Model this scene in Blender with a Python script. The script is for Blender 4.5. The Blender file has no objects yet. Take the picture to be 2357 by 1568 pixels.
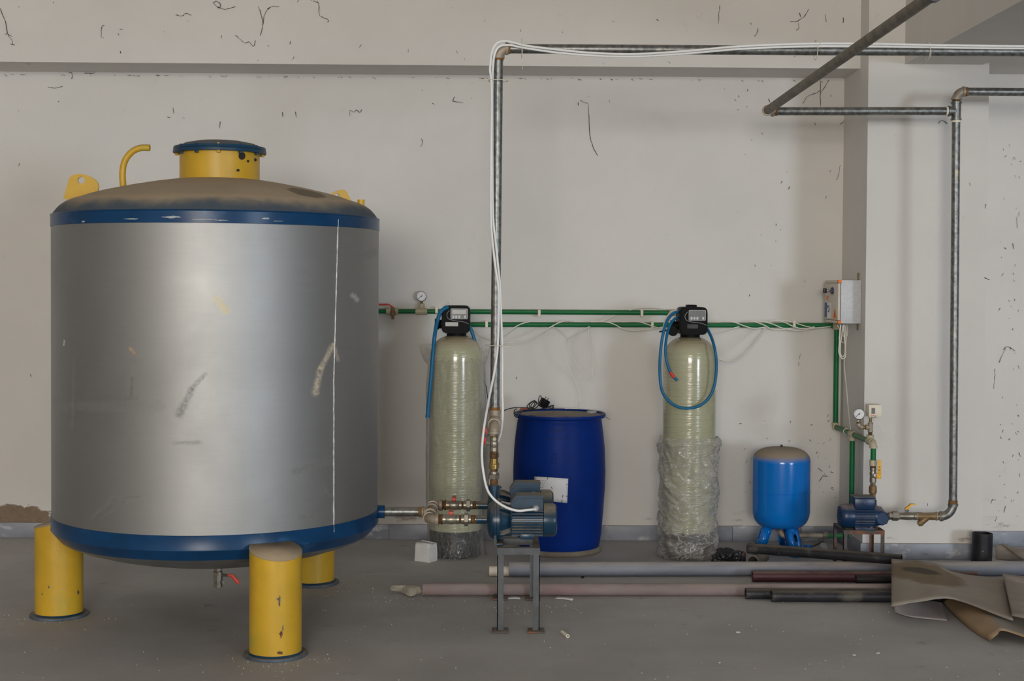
import bpy, bmesh, math, random
from mathutils import Vector, Matrix, noise
from mathutils.bvhtree import BVHTree
random.seed(7)
C = bpy.context.scene.collection
V = Vector
PI = math.pi
# ------------------------------------------------------------------ camera
W, H, F = 2357.0, 1568.0, 3300.0
EYE = V((0, 0, 1.71))
yaw, pitch, roll = math.atan(31.5 / F), math.radians(1.45), 0.0065
PPX, PPY = W / 2, 655 + F * math.tan(pitch)
d0 = V((math.sin(yaw) * math.cos(pitch), math.cos(yaw) * math.cos(pitch), -math.sin(pitch)))
r0 = V((math.cos(yaw), -math.sin(yaw), 0))
u0 = r0.cross(d0)
RR = r0 * math.cos(roll) + u0 * math.sin(roll)
UU = -r0 * math.sin(roll) + u0 * math.cos(roll)
DD = d0
cd = bpy.data.cameras.new('camera'); cam = bpy.data.objects.new('camera', cd); C.objects.link(cam)
cam.matrix_world = Matrix(((RR.x, UU.x, -DD.x, EYE.x), (RR.y, UU.y, -DD.y, EYE.y), (RR.z, UU.z, -DD.z, EYE.z), (0, 0, 0, 1)))
cd.sensor_width = 36; cd.lens = 36 * F / W; cd.sensor_fit = 'HORIZONTAL'
cd.shift_y = (PPY - H / 2) / W
cd.clip_end = 200
bpy.context.scene.camera = cam

def ray(px, py):
    return (DD * F + RR * (px - PPX) - UU * (py - PPY)).normalized()
def P(px, py, y):                       # where the line of sight meets the vertical plane at depth y
    d = ray(px, py); return EYE + d * ((y - EYE.y) / d.y)
def G(px, py, z=0.0):                   # where the line of sight meets height z
    d = ray(px, py); return EYE + d * ((z - EYE.z) / d.z)
def PX(px, py, x):
    d = ray(px, py); return EYE + d * ((x - EYE.x) / d.x)
def K(y): return F / y                  # pixels per metre at depth y

# ------------------------------------------------------------------ materials
def s2l(c):
    c = c / 255.0
    return c / 12.92 if c <= 0.04045 else ((c + 0.055) / 1.055) ** 2.4
KA = 0.76
def A(r, g, b, k=None):
    k = k or KA
    return tuple(min(0.92, s2l(v) / k) for v in (r, g, b))
class NT:
    def __init__(s, name):
        s.m = bpy.data.materials.new(name); s.m.use_nodes = True
        s.t = s.m.node_tree; s.b = s.t.nodes['Principled BSDF']; s.o = s.t.nodes['Material Output']
    def n(s, typ, **k):
        x = s.t.nodes.new(typ)
        for a, v in k.items():
            if a.startswith('i_'):
                key = a[2:]; key = int(key) if key.isdigit() else key.replace('_', ' ')
                s.set(x.inputs[key], v)
            else: setattr(x, a, v)
        return x
    def set(s, inp, v):
        if isinstance(v, bpy.types.NodeSocket): s.t.links.new(v, inp)
        elif isinstance(v, tuple) and len(v) == 3 and inp.type == 'RGBA': inp.default_value = (*v, 1)
        else: inp.default_value = v
    def math(s, op, a, b=0.0, c=None, clamp=False):
        x = s.t.nodes.new('ShaderNodeMath'); x.operation = op; x.use_clamp = clamp
        s.set(x.inputs[0], a); s.set(x.inputs[1], b)
        if c is not None: s.set(x.inputs[2], c)
        return x.outputs[0]
    def mix(s, f, a, b):
        x = s.t.nodes.new('ShaderNodeMix'); x.data_type = 'RGBA'
        s.set(x.inputs['Factor'], f)
        ins = [i for i in x.inputs if i.type == 'RGBA']
        s.set(ins[0], a); s.set(ins[1], b)
        return [o for o in x.outputs if o.type == 'RGBA'][0]
    def ramp(s, f, lo, hi):             # 0..1 between lo and hi
        x = s.t.nodes.new('ShaderNodeMapRange'); x.clamp = True; x.interpolation_type = 'SMOOTHSTEP'
        s.set(x.inputs['Value'], f); x.inputs['From Min'].default_value = lo; x.inputs['From Max'].default_value = hi
        return x.outputs['Result']
    def coord(s, which='Object', scale=(1, 1, 1)):
        tc = s.t.nodes.new('ShaderNodeTexCoord'); o = tc.outputs[which]
        if scale != (1, 1, 1):
            mp = s.t.nodes.new('ShaderNodeMapping'); mp.inputs['Scale'].default_value = scale
            s.t.links.new(o, mp.inputs['Vector']); o = mp.outputs[0]
        return o
    def noise(s, vec, scale, detail=5, rough=.6, dist=0):
        x = s.t.nodes.new('ShaderNodeTexNoise'); s.t.links.new(vec, x.inputs['Vector'])
        x.inputs['Scale'].default_value = scale; x.inputs['Detail'].default_value = detail
        x.inputs['Roughness'].default_value = rough; x.inputs['Distortion'].default_value = dist
        return x.outputs['Fac'] if 'Fac' in x.outputs else x.outputs[0]
    def bump(s, h, strength, dist=.01):
        x = s.t.nodes.new('ShaderNodeBump'); x.inputs['Strength'].default_value = strength; x.inputs['Distance'].default_value = dist
        s.set(x.inputs['Height'], h); s.t.links.new(x.outputs[0], s.b.inputs['Normal'])
DUST = A(128, 116, 98)
def mat(name, col, rough=.5, metal=0, var=.12, vs=6, bump=0, bs=60, dust=0, spots=(), stretch=(1, 1, 1), spec=.5, dustcol=None, dlo=.35, dhi=.95):
    s = NT(name); co = s.coord('Object', stretch)
    nz = s.noise(co, vs)
    lo = tuple(c * (1 - var) for c in col); hi = tuple(min(1, c * (1 + var)) for c in col)
    c = s.mix(s.ramp(nz, .3, .7), lo, hi)
    r = rough
    for (sc, ss, t0, t1) in spots:
        m = s.ramp(s.noise(co, ss, 6, .65), t0, t1); c = s.mix(m, c, sc)
    if dust:
        g = s.n('ShaderNodeNewGeometry'); sp = s.n('ShaderNodeSeparateXYZ'); s.t.links.new(g.outputs['Normal'], sp.inputs[0])
        m = s.math('MULTIPLY', s.ramp(sp.outputs[2], dlo, dhi), s.ramp(s.noise(co, 14), .2, .62))
        m = s.math('MULTIPLY', m, dust, clamp=True)
        c = s.mix(m, c, dustcol or DUST)
        r = s.math('ADD', rough, s.math('MULTIPLY', m, max(0, .9 - rough)))
        if metal: s.set(s.b.inputs['Metallic'], s.math('MULTIPLY', s.math('SUBTRACT', 1, m), metal))
    s.set(s.b.inputs['Base Color'], c); s.set(s.b.inputs['Roughness'], r)
    if metal and not dust: s.b.inputs['Metallic'].default_value = metal
    s.b.inputs['Specular IOR Level'].default_value = spec
    if bump: s.bump(s.noise(co, bs, 4), bump)
    return s.m

# ------------------------------------------------------------------ mesh helpers
def B(): return bmesh.new()
def join(bm, other):
    me = bpy.data.meshes.new('t'); other.to_mesh(me); other.free(); bm.from_mesh(me); bpy.data.meshes.remove(me)
def frame(d):
    d = d.normalized(); a = V((0, 0, 1)) if abs(d.z) < .9 else V((1, 0, 0))
    x = d.cross(a).normalized(); return x, d.cross(x).normalized()
def ring(bm, c, x, y, r, n, ph=0):
    return [bm.verts.new(c + x * (r * math.cos(ph + 2 * PI * i / n)) + y * (r * math.sin(ph + 2 * PI * i / n))) for i in range(n)]
def bridge(bm, a, b):
    n = len(a)
    for i in range(n): bm.faces.new((a[i], a[(i + 1) % n], b[(i + 1) % n], b[i]))
def tube(bm, pts, r, n=10, closed=False, caps=True):
    pts = [V(p) for p in pts]; m = len(pts)
    rs = r if isinstance(r, (list, tuple)) else [r] * m
    def tan(i):
        if closed: return (pts[(i + 1) % m] - pts[i - 1]).normalized()
        return (pts[min(i + 1, m - 1)] - pts[max(i - 1, 0)]).normalized()
    t = tan(0); x, y = frame(t); rings = []
    for i in range(m):
        t2 = tan(i); ax = t.cross(t2)
        if ax.length > 1e-7:
            q = Matrix.Rotation(t.angle(t2), 3, ax.normalized()); x = q @ x; y = q @ y
        t = t2; rings.append(ring(bm, pts[i], x, y, rs[i], n))
    for i in range(m - 1): bridge(bm, rings[i], rings[i + 1])
    if closed: bridge(bm, rings[-1], rings[0])
    elif caps: bm.faces.new(list(reversed(rings[0]))); bm.faces.new(rings[-1])
    return bm
def hollow(bm, p0, p1, r, ri, n=24):    # an open pipe end
    p0, p1 = V(p0), V(p1); d = p1 - p0; x, y = frame(d)
    a = ring(bm, p0, x, y, r, n); b = ring(bm, p1, x, y, r, n); c = ring(bm, p0, x, y, ri, n); e = ring(bm, p1, x, y, ri, n)
    bridge(bm, a, b); bridge(bm, e, c); bridge(bm, c, a); bridge(bm, b, e)
    return bm
def lathe(bm, prof, c=(0, 0, 0), axis=(0, 0, 1), n=32):  # prof: (radius, distance along axis)
    c = V(c); d = V(axis).normalized(); x, y = frame(d); prev = None
    for k, (r, z) in enumerate(prof):
        cur = [bm.verts.new(c + d * z)] if r < 1e-6 else ring(bm, c + d * z, x, y, r, n)
        if prev is not None:
            if len(prev) == 1 and len(cur) > 1:
                for i in range(n): bm.faces.new((prev[0], cur[i], cur[(i + 1) % n]))
            elif len(cur) == 1 and len(prev) > 1:
                for i in range(n): bm.faces.new((prev[(i + 1) % n], prev[i], cur[0]))
            elif len(cur) > 1: bridge(bm, prev, cur)
        prev = cur
    return bm
def cyl(bm, p0, p1, r, n=16, r1=None, ph=0):
    p0, p1 = V(p0), V(p1); x, y = frame(p1 - p0)
    a = ring(bm, p0, x, y, r, n, ph); b = ring(bm, p1, x, y, r if r1 is None else r1, n, ph)
    bridge(bm, a, b); bm.faces.new(list(reversed(a))); bm.faces.new(b)
    return bm
def box(bm, c, s, bev=0, rot=None, seg=2):
    t = bmesh.new(); bmesh.ops.create_cube(t, size=1)
    bmesh.ops.scale(t, vec=s, verts=t.verts)
    if bev: bmesh.ops.bevel(t, geom=list(t.edges), offset=bev, segments=seg, affect='EDGES', profile=.5)
    if rot is not None: bmesh.ops.rotate(t, cent=(0, 0, 0), matrix=rot, verts=t.verts)
    bmesh.ops.translate(t, vec=c, verts=t.verts); join(bm, t); return bm
def bx(bm, x0, x1, y0, y1, z0, z1, bev=0):
    return box(bm, ((x0 + x1) / 2, (y0 + y1) / 2, (z0 + z1) / 2), (x1 - x0, y1 - y0, z1 - z0), bev)
def prism(bm, pts, ext, bev=0):
    t = bmesh.new(); ext = V(ext)
    a = [t.verts.new(V(p)) for p in pts]; f = t.faces.new(a)
    r = bmesh.ops.extrude_face_region(t, geom=[f])
    bmesh.ops.translate(t, vec=ext, verts=[g for g in r['geom'] if isinstance(g, bmesh.types.BMVert)])
    if bev: bmesh.ops.bevel(t, geom=list(t.edges), offset=bev, segments=2, affect='EDGES')
    join(bm, t); return bm
def catmull(pts, k=6):
    pts = [V(p) for p in pts]; q = [pts[0] * 2 - pts[1]] + pts + [pts[-1] * 2 - pts[-2]]; out = []
    for i in range(1, len(q) - 2):
        a, b, c, d = q[i - 1:i + 3]
        for j in range(k):
            t = j / k
            out.append(.5 * (2 * b + (c - a) * t + (2 * a - 5 * b + 4 * c - d) * t * t + (3 * b - a - 3 * c + d) * t ** 3))
    out.append(pts[-1]); return out
def arc(corner, da, db, R, k=8):        # bend from corner+da*R to corner+db*R
    corner, da, db = V(corner), V(da).normalized(), V(db).normalized(); c = corner + (da + db) * R
    return [c - db * (R * math.cos(PI / 2 * i / k)) - da * (R * math.sin(PI / 2 * i / k)) for i in range(k + 1)]
def clean(bm, merge=0):
    if merge: bmesh.ops.remove_doubles(bm, verts=bm.verts, dist=merge)
    bmesh.ops.recalc_face_normals(bm, faces=bm.faces)

WL = {}                                   # world position of every object (only translations are used)
def wl(o): return WL[o.name]
def obj(name, bm, m, parent=None, label=None, smooth=35, at=None, norm=True):
    if norm: clean(bm)
    base = wl(parent) if parent else V(at or (0, 0, 0))
    bmesh.ops.translate(bm, vec=-base, verts=bm.verts)
    me = bpy.data.meshes.new(name); bm.to_mesh(me); bm.free()
    for p in me.polygons: p.use_smooth = True
    me.set_sharp_from_angle(angle=math.radians(smooth))
    me.materials.append(m)
    o = bpy.data.objects.new(name, me); C.objects.link(o)
    if parent: o.parent = parent
    else: o.location = base
    WL[o.name] = base.copy()
    if label: o['label'] = label
    return o
def tag(o, label, cat, group=None):
    o['label'] = label; o['category'] = cat
    if group: o['group'] = group
    return o
def thing(name, loc, label, cat, group=None):
    o = bpy.data.objects.new(name, None); C.objects.link(o); o.location = loc; o.empty_display_size = .05
    WL[o.name] = V(loc); return tag(o, label, cat, group)
def struct(name, bm, m, parent=None):
    o = obj(name, bm, m, parent, smooth=25)
    if not parent: o['kind'] = 'structure'
    return o
def copy_thing(o, delta, label):
    def cp(x, par):
        c = x.copy(); C.objects.link(c)
        if par: c.parent = par
        for ch in list(x.children): cp(ch, c)
        return c
    c = cp(o, None); c.location = V(o.location) + V(delta); c['label'] = label
    WL[c.name] = V(c.location); return c
def bvh(o):
    me = o.data; b = wl(o)
    return BVHTree.FromPolygons([b + v.co for v in me.vertices], [tuple(p.vertices) for p in me.polygons])
def hit(tree, px, py, off=.001):
    d = ray(px, py); r = tree.ray_cast(EYE, d)
    return None if r[0] is None else r[0] - d * off
def grid(bm, pts, ni, nj):               # pts[i][j] -> quads
    vs = [[bm.verts.new(pts[i][j]) for j in range(nj)] for i in range(ni)]
    for i in range(ni - 1):
        for j in range(nj - 1): bm.faces.new((vs[i][j], vs[i + 1][j], vs[i + 1][j + 1], vs[i][j + 1]))
    return bm
def thicken(o, t):
    md = o.modifiers.new('thickness', 'SOLIDIFY'); md.thickness = t; md.offset = 0
    return o

# ------------------------------------------------------------------ fittings
def chain(parent, p, d, segs):           # segs: (name, length, radius, sides, material, label)
    p = V(p); d = V(d).normalized()
    for sg in segs:
        name, L, r, n, m = sg[:5]; q = p + d * L; bm = B()
        if n == 6: cyl(bm, p, q, r, 6, ph=.2)
        else:
            c = min(.0025, L * .3); lathe(bm, [(0, 0), (r - c, 0), (r, c), (r, L - c), (r - c, L), (0, L)], p, d, 20)
        obj(name, bm, m, parent, sg[5] if len(sg) > 5 else None); p = q
    return p
def elbow(parent, corner, da, db, R, r, m, name='elbow', collar=1.18, label=None):
    bm = B(); pts = arc(corner, da, db, R); tube(bm, pts, r, 20)
    for p, d in ((pts[0], V(da)), (pts[-1], V(db))):
        d = d.normalized(); lathe(bm, [(r * .9, -.012), (r * collar, -.011), (r * collar, .003), (r * .9, .004)], p, d, 20)
    return obj(name, bm, m, parent, label)
def gauge(parent, c, r, mm, name='pressure_gauge', d=(0, -1, 0)):
    c = V(c); d = V(d).normalized()
    g = obj(name, lathe(B(), [(0, -.03), (r * .9, -.028), (r * .97, -.02), (r, 0), (r, .004), (r * .9, .006), (r * .86, .002), (0, .002)], c, d, 28), mm['chrome'], parent)
    obj('dial', lathe(B(), [(0, .0022), (r * .87, .0022), (r * .87, .003), (0, .003)], c, d, 28), mm['dialwhite'], g, 'white dial')
    x = V((1, 0, 0)); z = V((0, 0, 1)); bm = B()
    a = V((.8, 0, .6)); p = c + d * .0042
    tube(bm, [p - (x * .62 + z * .55) * r, p + (x * .3 + z * .3) * r], r * .035, 5)
    cyl(bm, p - d * .0005, p + d * .0015, r * .13, 10)
    obj('needle', bm, mm['black'], g, 'black needle')
    bm = B()
    for i in range(11):
        t = math.radians(225 - 27 * i); e = x * math.cos(t) + z * math.sin(t)
        tube(bm, [c + d * .0032 + e * r * .7, c + d * .0032 + e * r * .8], r * .022, 4)
    obj('dial_marks', bm, mm['black'], g)
    return g
EXPOSURE = -0.47
# ------------------------------------------------------------------ material set
M = {}
def wallmat(name, col, patch=None):
    s = NT(name); co = s.coord('Object')
    n1 = s.noise(co, .9, 6, .6); n2 = s.noise(co, 9, 6, .7)
    c = s.mix(s.ramp(n1, .3, .7), tuple(v * .95 for v in col), tuple(min(.9, v * 1.03) for v in col))
    c = s.mix(s.math('MULTIPLY', s.ramp(n2, .62, .8), .18), c, A(150, 130, 105))
    # paint peeled and damp just above the skirting
    sp = s.n('ShaderNodeSeparateXYZ'); s.t.links.new(s.coord('Object'), sp.inputs[0])
    low = s.math('MULTIPLY', s.ramp(sp.outputs[2], .24, .09), s.ramp(s.noise(s.coord('Object', (1.2, 1, 4)), 2.2, 8, .7), .57, .68))
    c = s.mix(low, c, A(120, 102, 84))
    if patch:
        ex = s.math('DIVIDE', s.math('SUBTRACT', sp.outputs[0], patch.x), .30); ez = s.math('DIVIDE', s.math('SUBTRACT', sp.outputs[2], patch.z), .085)
        el = s.math('ADD', s.math('ADD', s.math('MULTIPLY', ex, ex), s.math('MULTIPLY', ez, ez)), s.math('MULTIPLY', s.math('SUBTRACT', s.noise(s.coord('Object', (1, 1, 2)), 7, 6, .7), .5), 2.6))
        c = s.mix(s.ramp(el, 1.0, .75), c, s.mix(s.noise(co, 30), A(100, 84, 70), A(140, 122, 104)))
    s.set(s.b.inputs['Base Color'], c); s.b.inputs['Roughness'].default_value = .75
    s.b.inputs['Specular IOR Level'].default_value = .25
    s.bump(s.noise(co, 55, 6), .12, .004)
    return s.m
WALLC = (.75, .725, .695)
M['wall'] = wallmat('painted plaster', WALLC)
M['wallp'] = wallmat('painted plaster with chipped patch', WALLC, P(25, 1188, 9.6))
def floormat():
    s = NT('dusty concrete'); co = s.coord('Object')
    base = (.47, .455, .445)
    n1 = s.noise(co, .7, 8, .65); n2 = s.noise(co, 3.5, 8, .7); n3 = s.noise(co, 40, 4, .6)
    c = s.mix(s.ramp(n1, .32, .68), tuple(v * .84 for v in base), tuple(v * 1.12 for v in base))
    c = s.mix(s.math('MULTIPLY', s.ramp(n2, .55, .75), .45), c, (.48, .435, .385))
    c = s.mix(s.math('MULTIPLY', s.ramp(s.noise(co, 5.5, 4, .6), .64, .74), .6), c, (.25, .215, .185))
    c = s.mix(s.math('MULTIPLY', s.ramp(s.noise(s.coord('Object', (.35, 3, 1)), 3, 8, .75, 1.5), .60, .70), .4), c, (.58, .565, .55))
    v = s.n('ShaderNodeTexVoronoi'); s.t.links.new(co, v.inputs['Vector']); v.inputs['Scale'].default_value = 9
    sp = s.math('MULTIPLY', s.ramp(v.outputs['Distance'], .03, .02), s.ramp(s.noise(co, 1.3, 3), .5, .62))
    c = s.mix(sp, c, (.68, .66, .62))
    c = s.mix(s.math('MULTIPLY', s.ramp(n3, .3, .7), .12), c, (.32, .30, .28))
    s.set(s.b.inputs['Base Color'], c); s.b.inputs['Roughness'].default_value = .7
    s.b.inputs['Specular IOR Level'].default_value = .3
    s.bump(s.noise(co, 18, 8, .7), .25, .006)
    return s.m
M['floor'] = floormat()
M['skirt'] = mat('grey marble skirting', A(128, 132, 142), .45, var=.18, vs=3, spots=((A(178, 178, 182), 4.5, .56, .66), (A(100, 104, 116), 9, .6, .7)), stretch=(1, 1, 2), dust=.9, dlo=.5)
M['ceil'] = mat('ceiling plaster', (.78, .76, .74), .8, var=.04, vs=1)
M['yellow'] = mat('yellow paint', (.64, .385, .026), .42, var=.10, vs=4, bump=.05, bs=25, dust=.75, spots=(((.50, .40, .05), 3.2, .58, .72), (A(60, 62, 60), 16, .73, .76)))
M['blueband'] = mat('blue enamel', (.006, .048, .135), .28, spec=.22, var=.14, vs=5, spots=((A(150, 158, 165), 22, .73, .78), (A(40, 78, 118), 3, .58, .7)), stretch=(1, 1, 1.6))
M['lid'] = mat('dark blue enamel', (.012, .05, .10), .4, spec=.3, var=.15, vs=9, dust=.55, dlo=.8, dhi=1.0, spots=((A(20, 45, 66), 12, .6, .7),))
M['dish'] = mat('dull steel', (.30, .30, .29), .5, .8, var=.15)
M['galv'] = mat('galvanised steel', (.21, .215, .21), .40, .75, var=.38, vs=38, spots=((A(150, 140, 118), 9, .6, .72),), dust=.6, dlo=.5)
M['galvold'] = mat('dusty brown galvanised steel', (.20, .18, .145), .6, .3, var=.25, vs=14, dust=.6, dlo=.0, dhi=.7)
M['malle'] = mat('grey malleable iron', A(142, 130, 116), .5, .2, var=.15, vs=18, dust=.8, dlo=.4)
M['nickel'] = mat('nickel plated brass', (.30, .275, .23), .36, .75, var=.2, vs=25, dust=.7, dlo=.4, spots=((A(120, 96, 60), 24, .55, .7),))
M['brass'] = mat('yellow brass', (.40, .27, .09), .3, .9, var=.15, vs=18)
M['hemp'] = mat('rusty thread with hemp', A(92, 66, 36), .7, .1, var=.45, vs=55, spots=((A(58, 44, 32), 40, .5, .65),))
M['bronze'] = mat('old bronze', A(118, 96, 66), .5, .4, var=.25, vs=22, dust=.5)
M['rust'] = mat('rusty ring', A(118, 84, 44), .7, .1, var=.35, vs=30)
M['redlever'] = mat('red vinyl', A(190, 62, 46), .45, var=.1, dust=.7, dlo=.3)
M['yellever'] = mat('yellow vinyl', A(214, 158, 30), .4, var=.08, dust=.6, dlo=.5)
M['pump'] = mat('teal blue pump enamel', (.008, .042, .085), .3, var=.18, vs=9, dust=.85, dlo=.25, dhi=.9, spots=((A(70, 84, 92), 12, .6, .75),))
M['pump2'] = mat('blue pump enamel', (.008, .034, .10), .33, var=.15, vs=9, dust=.85, dlo=.45, dhi=.95)
M['fanpl'] = mat('blue fan cover paint', (.008, .042, .08), .28, var=.15, vs=9, dust=.9, dlo=.3, dhi=.85)
M['angle'] = mat('bare angle iron', A(74, 76, 80), .5, .3, var=.22, vs=12, spots=((A(98, 76, 58), 14, .58, .7),), dust=.7, dlo=.5)
M['angler'] = mat('rusty angle iron', A(70, 64, 62), .6, .35, var=.25, vs=12, spots=((A(110, 72, 50), 9, .5, .62),), dust=.6, dlo=.5)
M['blackpl'] = mat('black plastic', (.009, .009, .010), .45, var=.1, dust=.12, dlo=.8, spec=.06)
M['black'] = mat('matt black', (.02, .02, .021), .5)
M['basebl'] = mat('black base plastic', (.016, .016, .019), .4, spec=.2)
M['greybez'] = mat('grey bezel', A(150, 152, 154), .4)
M['screen'] = mat('grey lcd', A(104, 106, 104), .25)
M['button'] = mat('light buttons', A(190, 192, 190), .5)
M['hose'] = mat('blue hose', (.010, .145, .31), .38, spec=.3, var=.07, vs=8)
M['barrel'] = mat('blue polyethylene', (.004, .026, .19), .42, var=.12, vs=3, dust=.9, dlo=.6, spec=.07, spots=((A(50, 78, 130), 3, .68, .8),))
M['barreltop'] = mat('dusty blue polyethylene', A(120, 112, 100), .8, var=.15, vs=10, spots=((A(40, 64, 140), 4, .6, .7),))
M['green'] = mat('green polypropylene pipe', (.006, .16, .05), .4, spec=.3, var=.08, vs=8, dust=.55, dlo=.4)
M['ppr'] = mat('beige polypropylene fitting', A(172, 162, 138), .5, var=.08, vs=20, dust=.6, dlo=.3)
M['clip'] = mat('ivory plastic clip', A(212, 206, 190), .5, var=.06)
M['ptblue'] = mat('bright blue enamel', (.003, .17, .61), .15, var=.06, vs=5)
M['wire'] = mat('white sheathing', A(208, 204, 196), .5, var=.05, dust=.4, dlo=.4)
M['wirew'] = mat('clean white sheathing', A(224, 222, 222), .45, var=.03)
M['chrome'] = mat('polished steel', (.62, .62, .62), .22, 1, var=.05)
M['dialwhite'] = mat('dial face', A(200, 200, 202), .4)
M['boxgrey'] = mat('galvanised grey cabinet', A(182, 184, 188), .45, .0, var=.08, vs=120)
M['boxdoor'] = mat('grey cabinet door', A(188, 180, 168), .45, var=.04)
M['orange'] = mat('orange plastic', A(240, 112, 24), .5, var=.05)
M['bracket'] = mat('old brass strip', A(128, 116, 86), .5, .3, var=.2, vs=20)
M['stick'] = mat('white sticker', A(210, 208, 206), .6, var=.05)
M['bluest'] = mat('blue print', A(70, 84, 126), .6, var=.3, vs=60)
M['paper'] = mat('white paper', A(206, 204, 204), .7, var=.04, vs=10)
M['papbox'] = mat('white carton', A(196, 194, 192), .7, var=.05, vs=10)
M['ink'] = mat('black ink', (.018, .018, .02), .7)
M['grpipe'] = mat('grey plastic pipe', A(112, 114, 126), .55, var=.15, vs=5, dust=.85, dlo=.1, dhi=.9, stretch=(.4, 2, 2), dustcol=A(150, 143, 134))
M['pinkpipe'] = mat('chalky pink pipe', A(120, 106, 105), .7, var=.12, vs=9, dust=.6, dlo=.0, stretch=(.4, 1, 1), dustcol=A(146, 134, 128), spots=((A(122, 92, 96), 5, .55, .7),))
M['maroon'] = mat('maroon pipe', A(66, 32, 40), .5, var=.15, vs=9, dust=.5, dlo=.5, spots=((A(150, 130, 128), 24, .7, .76),))
M['blkpipe'] = mat('scuffed black pipe', A(34, 34, 38), .45, var=.35, vs=9, dust=.4, dlo=.5, dhi=1.0, spec=.3, spots=((A(150, 146, 138), 22, .66, .74), (A(84, 80, 74), 6, .56, .7)), stretch=(.6, 1, 1))
M['stub'] = mat('dusty grey brown pipe', A(112, 104, 94), .7, var=.2, vs=12)
M['bag'] = mat('black polythene', (.012, .012, .014), .28, bump=.5, bs=30)
M['card'] = mat('grey brown cardboard', A(134, 125, 115), .85, var=.12, vs=5, stretch=(1, 1, 1), spots=((A(162, 150, 138), 3, .52, .7),), bump=.1, bs=120)
M['cardtan'] = mat('tan cardboard', A(140, 118, 92), .8, var=.12, vs=5)
M['cardlil'] = mat('pale grey cardboard', A(150, 144, 146), .8, var=.08, vs=4)
M['rag'] = mat('dusty rag', A(150, 144, 130), .9, var=.15, vs=30, bump=.4, bs=90)
M['web'] = mat('dark cobweb', (.085, .08, .07), .9)
M['stone'] = mat('plaster crumb', A(172, 166, 158), .9)
M['blackw'] = mat('black cable', (.012, .012, .012), .4)
M['red'] = mat('red tape', A(200, 40, 34), .5)
M['zip'] = mat('nylon tie', A(196, 190, 176), .5)
M['seam'] = mat('white sealant bead', A(206, 206, 206), .6, var=.3, vs=40)

def shellmat(strokes):
    s = NT('brushed aluminium cladding'); co = s.coord('Object')
    base = (.375, .375, .372)
    st = s.noise(s.coord('Object', (1, 1, 14)), 6, 6, .65)
    c = s.mix(s.ramp(st, .3, .7), tuple(v * .985 for v in base), tuple(v * 1.015 for v in base))
    big = s.noise(co, 1.6, 6, .6); c = s.mix(s.math('MULTIPLY', s.ramp(big, .5, .75), .25), c, (.24, .24, .23))
    rg = s.math('ADD', .48, s.math('MULTIPLY', s.noise(co, 3, 6, .65), .14))
    sp = s.n('ShaderNodeSeparateXYZ'); s.t.links.new(co, sp.inputs[0])
    x, z = sp.outputs[0], sp.outputs[2]; front = s.math('LESS_THAN', sp.outputs[1], 0)
    wob = s.math('MULTIPLY', s.math('SUBTRACT', s.noise(co, 24, 5, .7), .5), 1.0)
    metal = 1.0
    for (ax, az, bx_, bz, w, col, am, mt) in strokes:    # smears: distance to a line on the front of the drum
        dx, dz = bx_ - ax, bz - az; L2 = dx * dx + dz * dz + 1e-9
        px = s.math('SUBTRACT', x, ax); pz = s.math('SUBTRACT', z, az)
        t = s.math('DIVIDE', s.math('ADD', s.math('MULTIPLY', px, dx), s.math('MULTIPLY', pz, dz)), L2, clamp=True)
        ex = s.math('SUBTRACT', px, s.math('MULTIPLY', t, dx)); ez = s.math('SUBTRACT', pz, s.math('MULTIPLY', t, dz))
        dist = s.math('SQRT', s.math('ADD', s.math('MULTIPLY', ex, ex), s.math('MULTIPLY', ez, ez)))
        dist = s.math('ADD', dist, s.math('MULTIPLY', wob, w * 1.6))
        m = s.math('MULTIPLY', s.math('MULTIPLY', s.ramp(dist, w * 1.3, w * .2), s.math('MULTIPLY', s.ramp(s.noise(co, 70, 5, .8), .3, .62), am)), front)
        c = s.mix(m, c, col)
        if mt: metal = s.math('MULTIPLY', metal, s.math('SUBTRACT', 1, m))
    sc = s.math('MULTIPLY', s.ramp(s.noise(co, 30, 6, .75), .70, .74), .6)
    c = s.mix(sc, c, (.25, .25, .24))
    s.set(s.b.inputs['Base Color'], c); s.set(s.b.inputs['Roughness'], rg); s.set(s.b.inputs['Metallic'], metal)
    s.bump(s.noise(co, 3, 3), .05, .02)
    return s.m
def domemat(R):
    s = NT('dust covered dome'); co = s.coord('Object')
    sp = s.n('ShaderNodeSeparateXYZ'); s.t.links.new(co, sp.inputs[0])
    r = s.math('SQRT', s.math('ADD', s.math('MULTIPLY', sp.outputs[0], sp.outputs[0]), s.math('MULTIPLY', sp.outputs[1], sp.outputs[1])))
    d = A(150, 134, 112)
    c = s.mix(s.ramp(s.noise(co, 2.5, 8), .3, .7), tuple(v * .92 for v in d), tuple(v * 1.06 for v in d))
    nn = s.math('MULTIPLY', s.math('SUBTRACT', s.noise(co, 5, 5), .5), R * .12)
    edge = s.ramp(s.math('ADD', r, nn), R * .90, R * .985)
    c = s.mix(edge, c, (.062, .082, .105))
    ex = s.math('DIVIDE', s.math('SUBTRACT', sp.outputs[0], .50), .10); ey = s.math('DIVIDE', s.math('SUBTRACT', sp.outputs[1], -.37), .12)
    el = s.math('ADD', s.math('MULTIPLY', ex, ex), s.math('MULTIPLY', ey, ey))
    el = s.math('ADD', el, s.math('MULTIPLY', s.math('SUBTRACT', s.noise(co, 9, 4), .5), .8))
    c = s.mix(s.math('MULTIPLY', s.ramp(el, 1.0, .6), .7), c, A(72, 62, 48))
    s.set(s.b.inputs['Base Color'], c); s.b.inputs['Roughness'].default_value = .8
    s.bump(s.noise(co, 40, 4), .1, .003)
    return s.m
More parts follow.
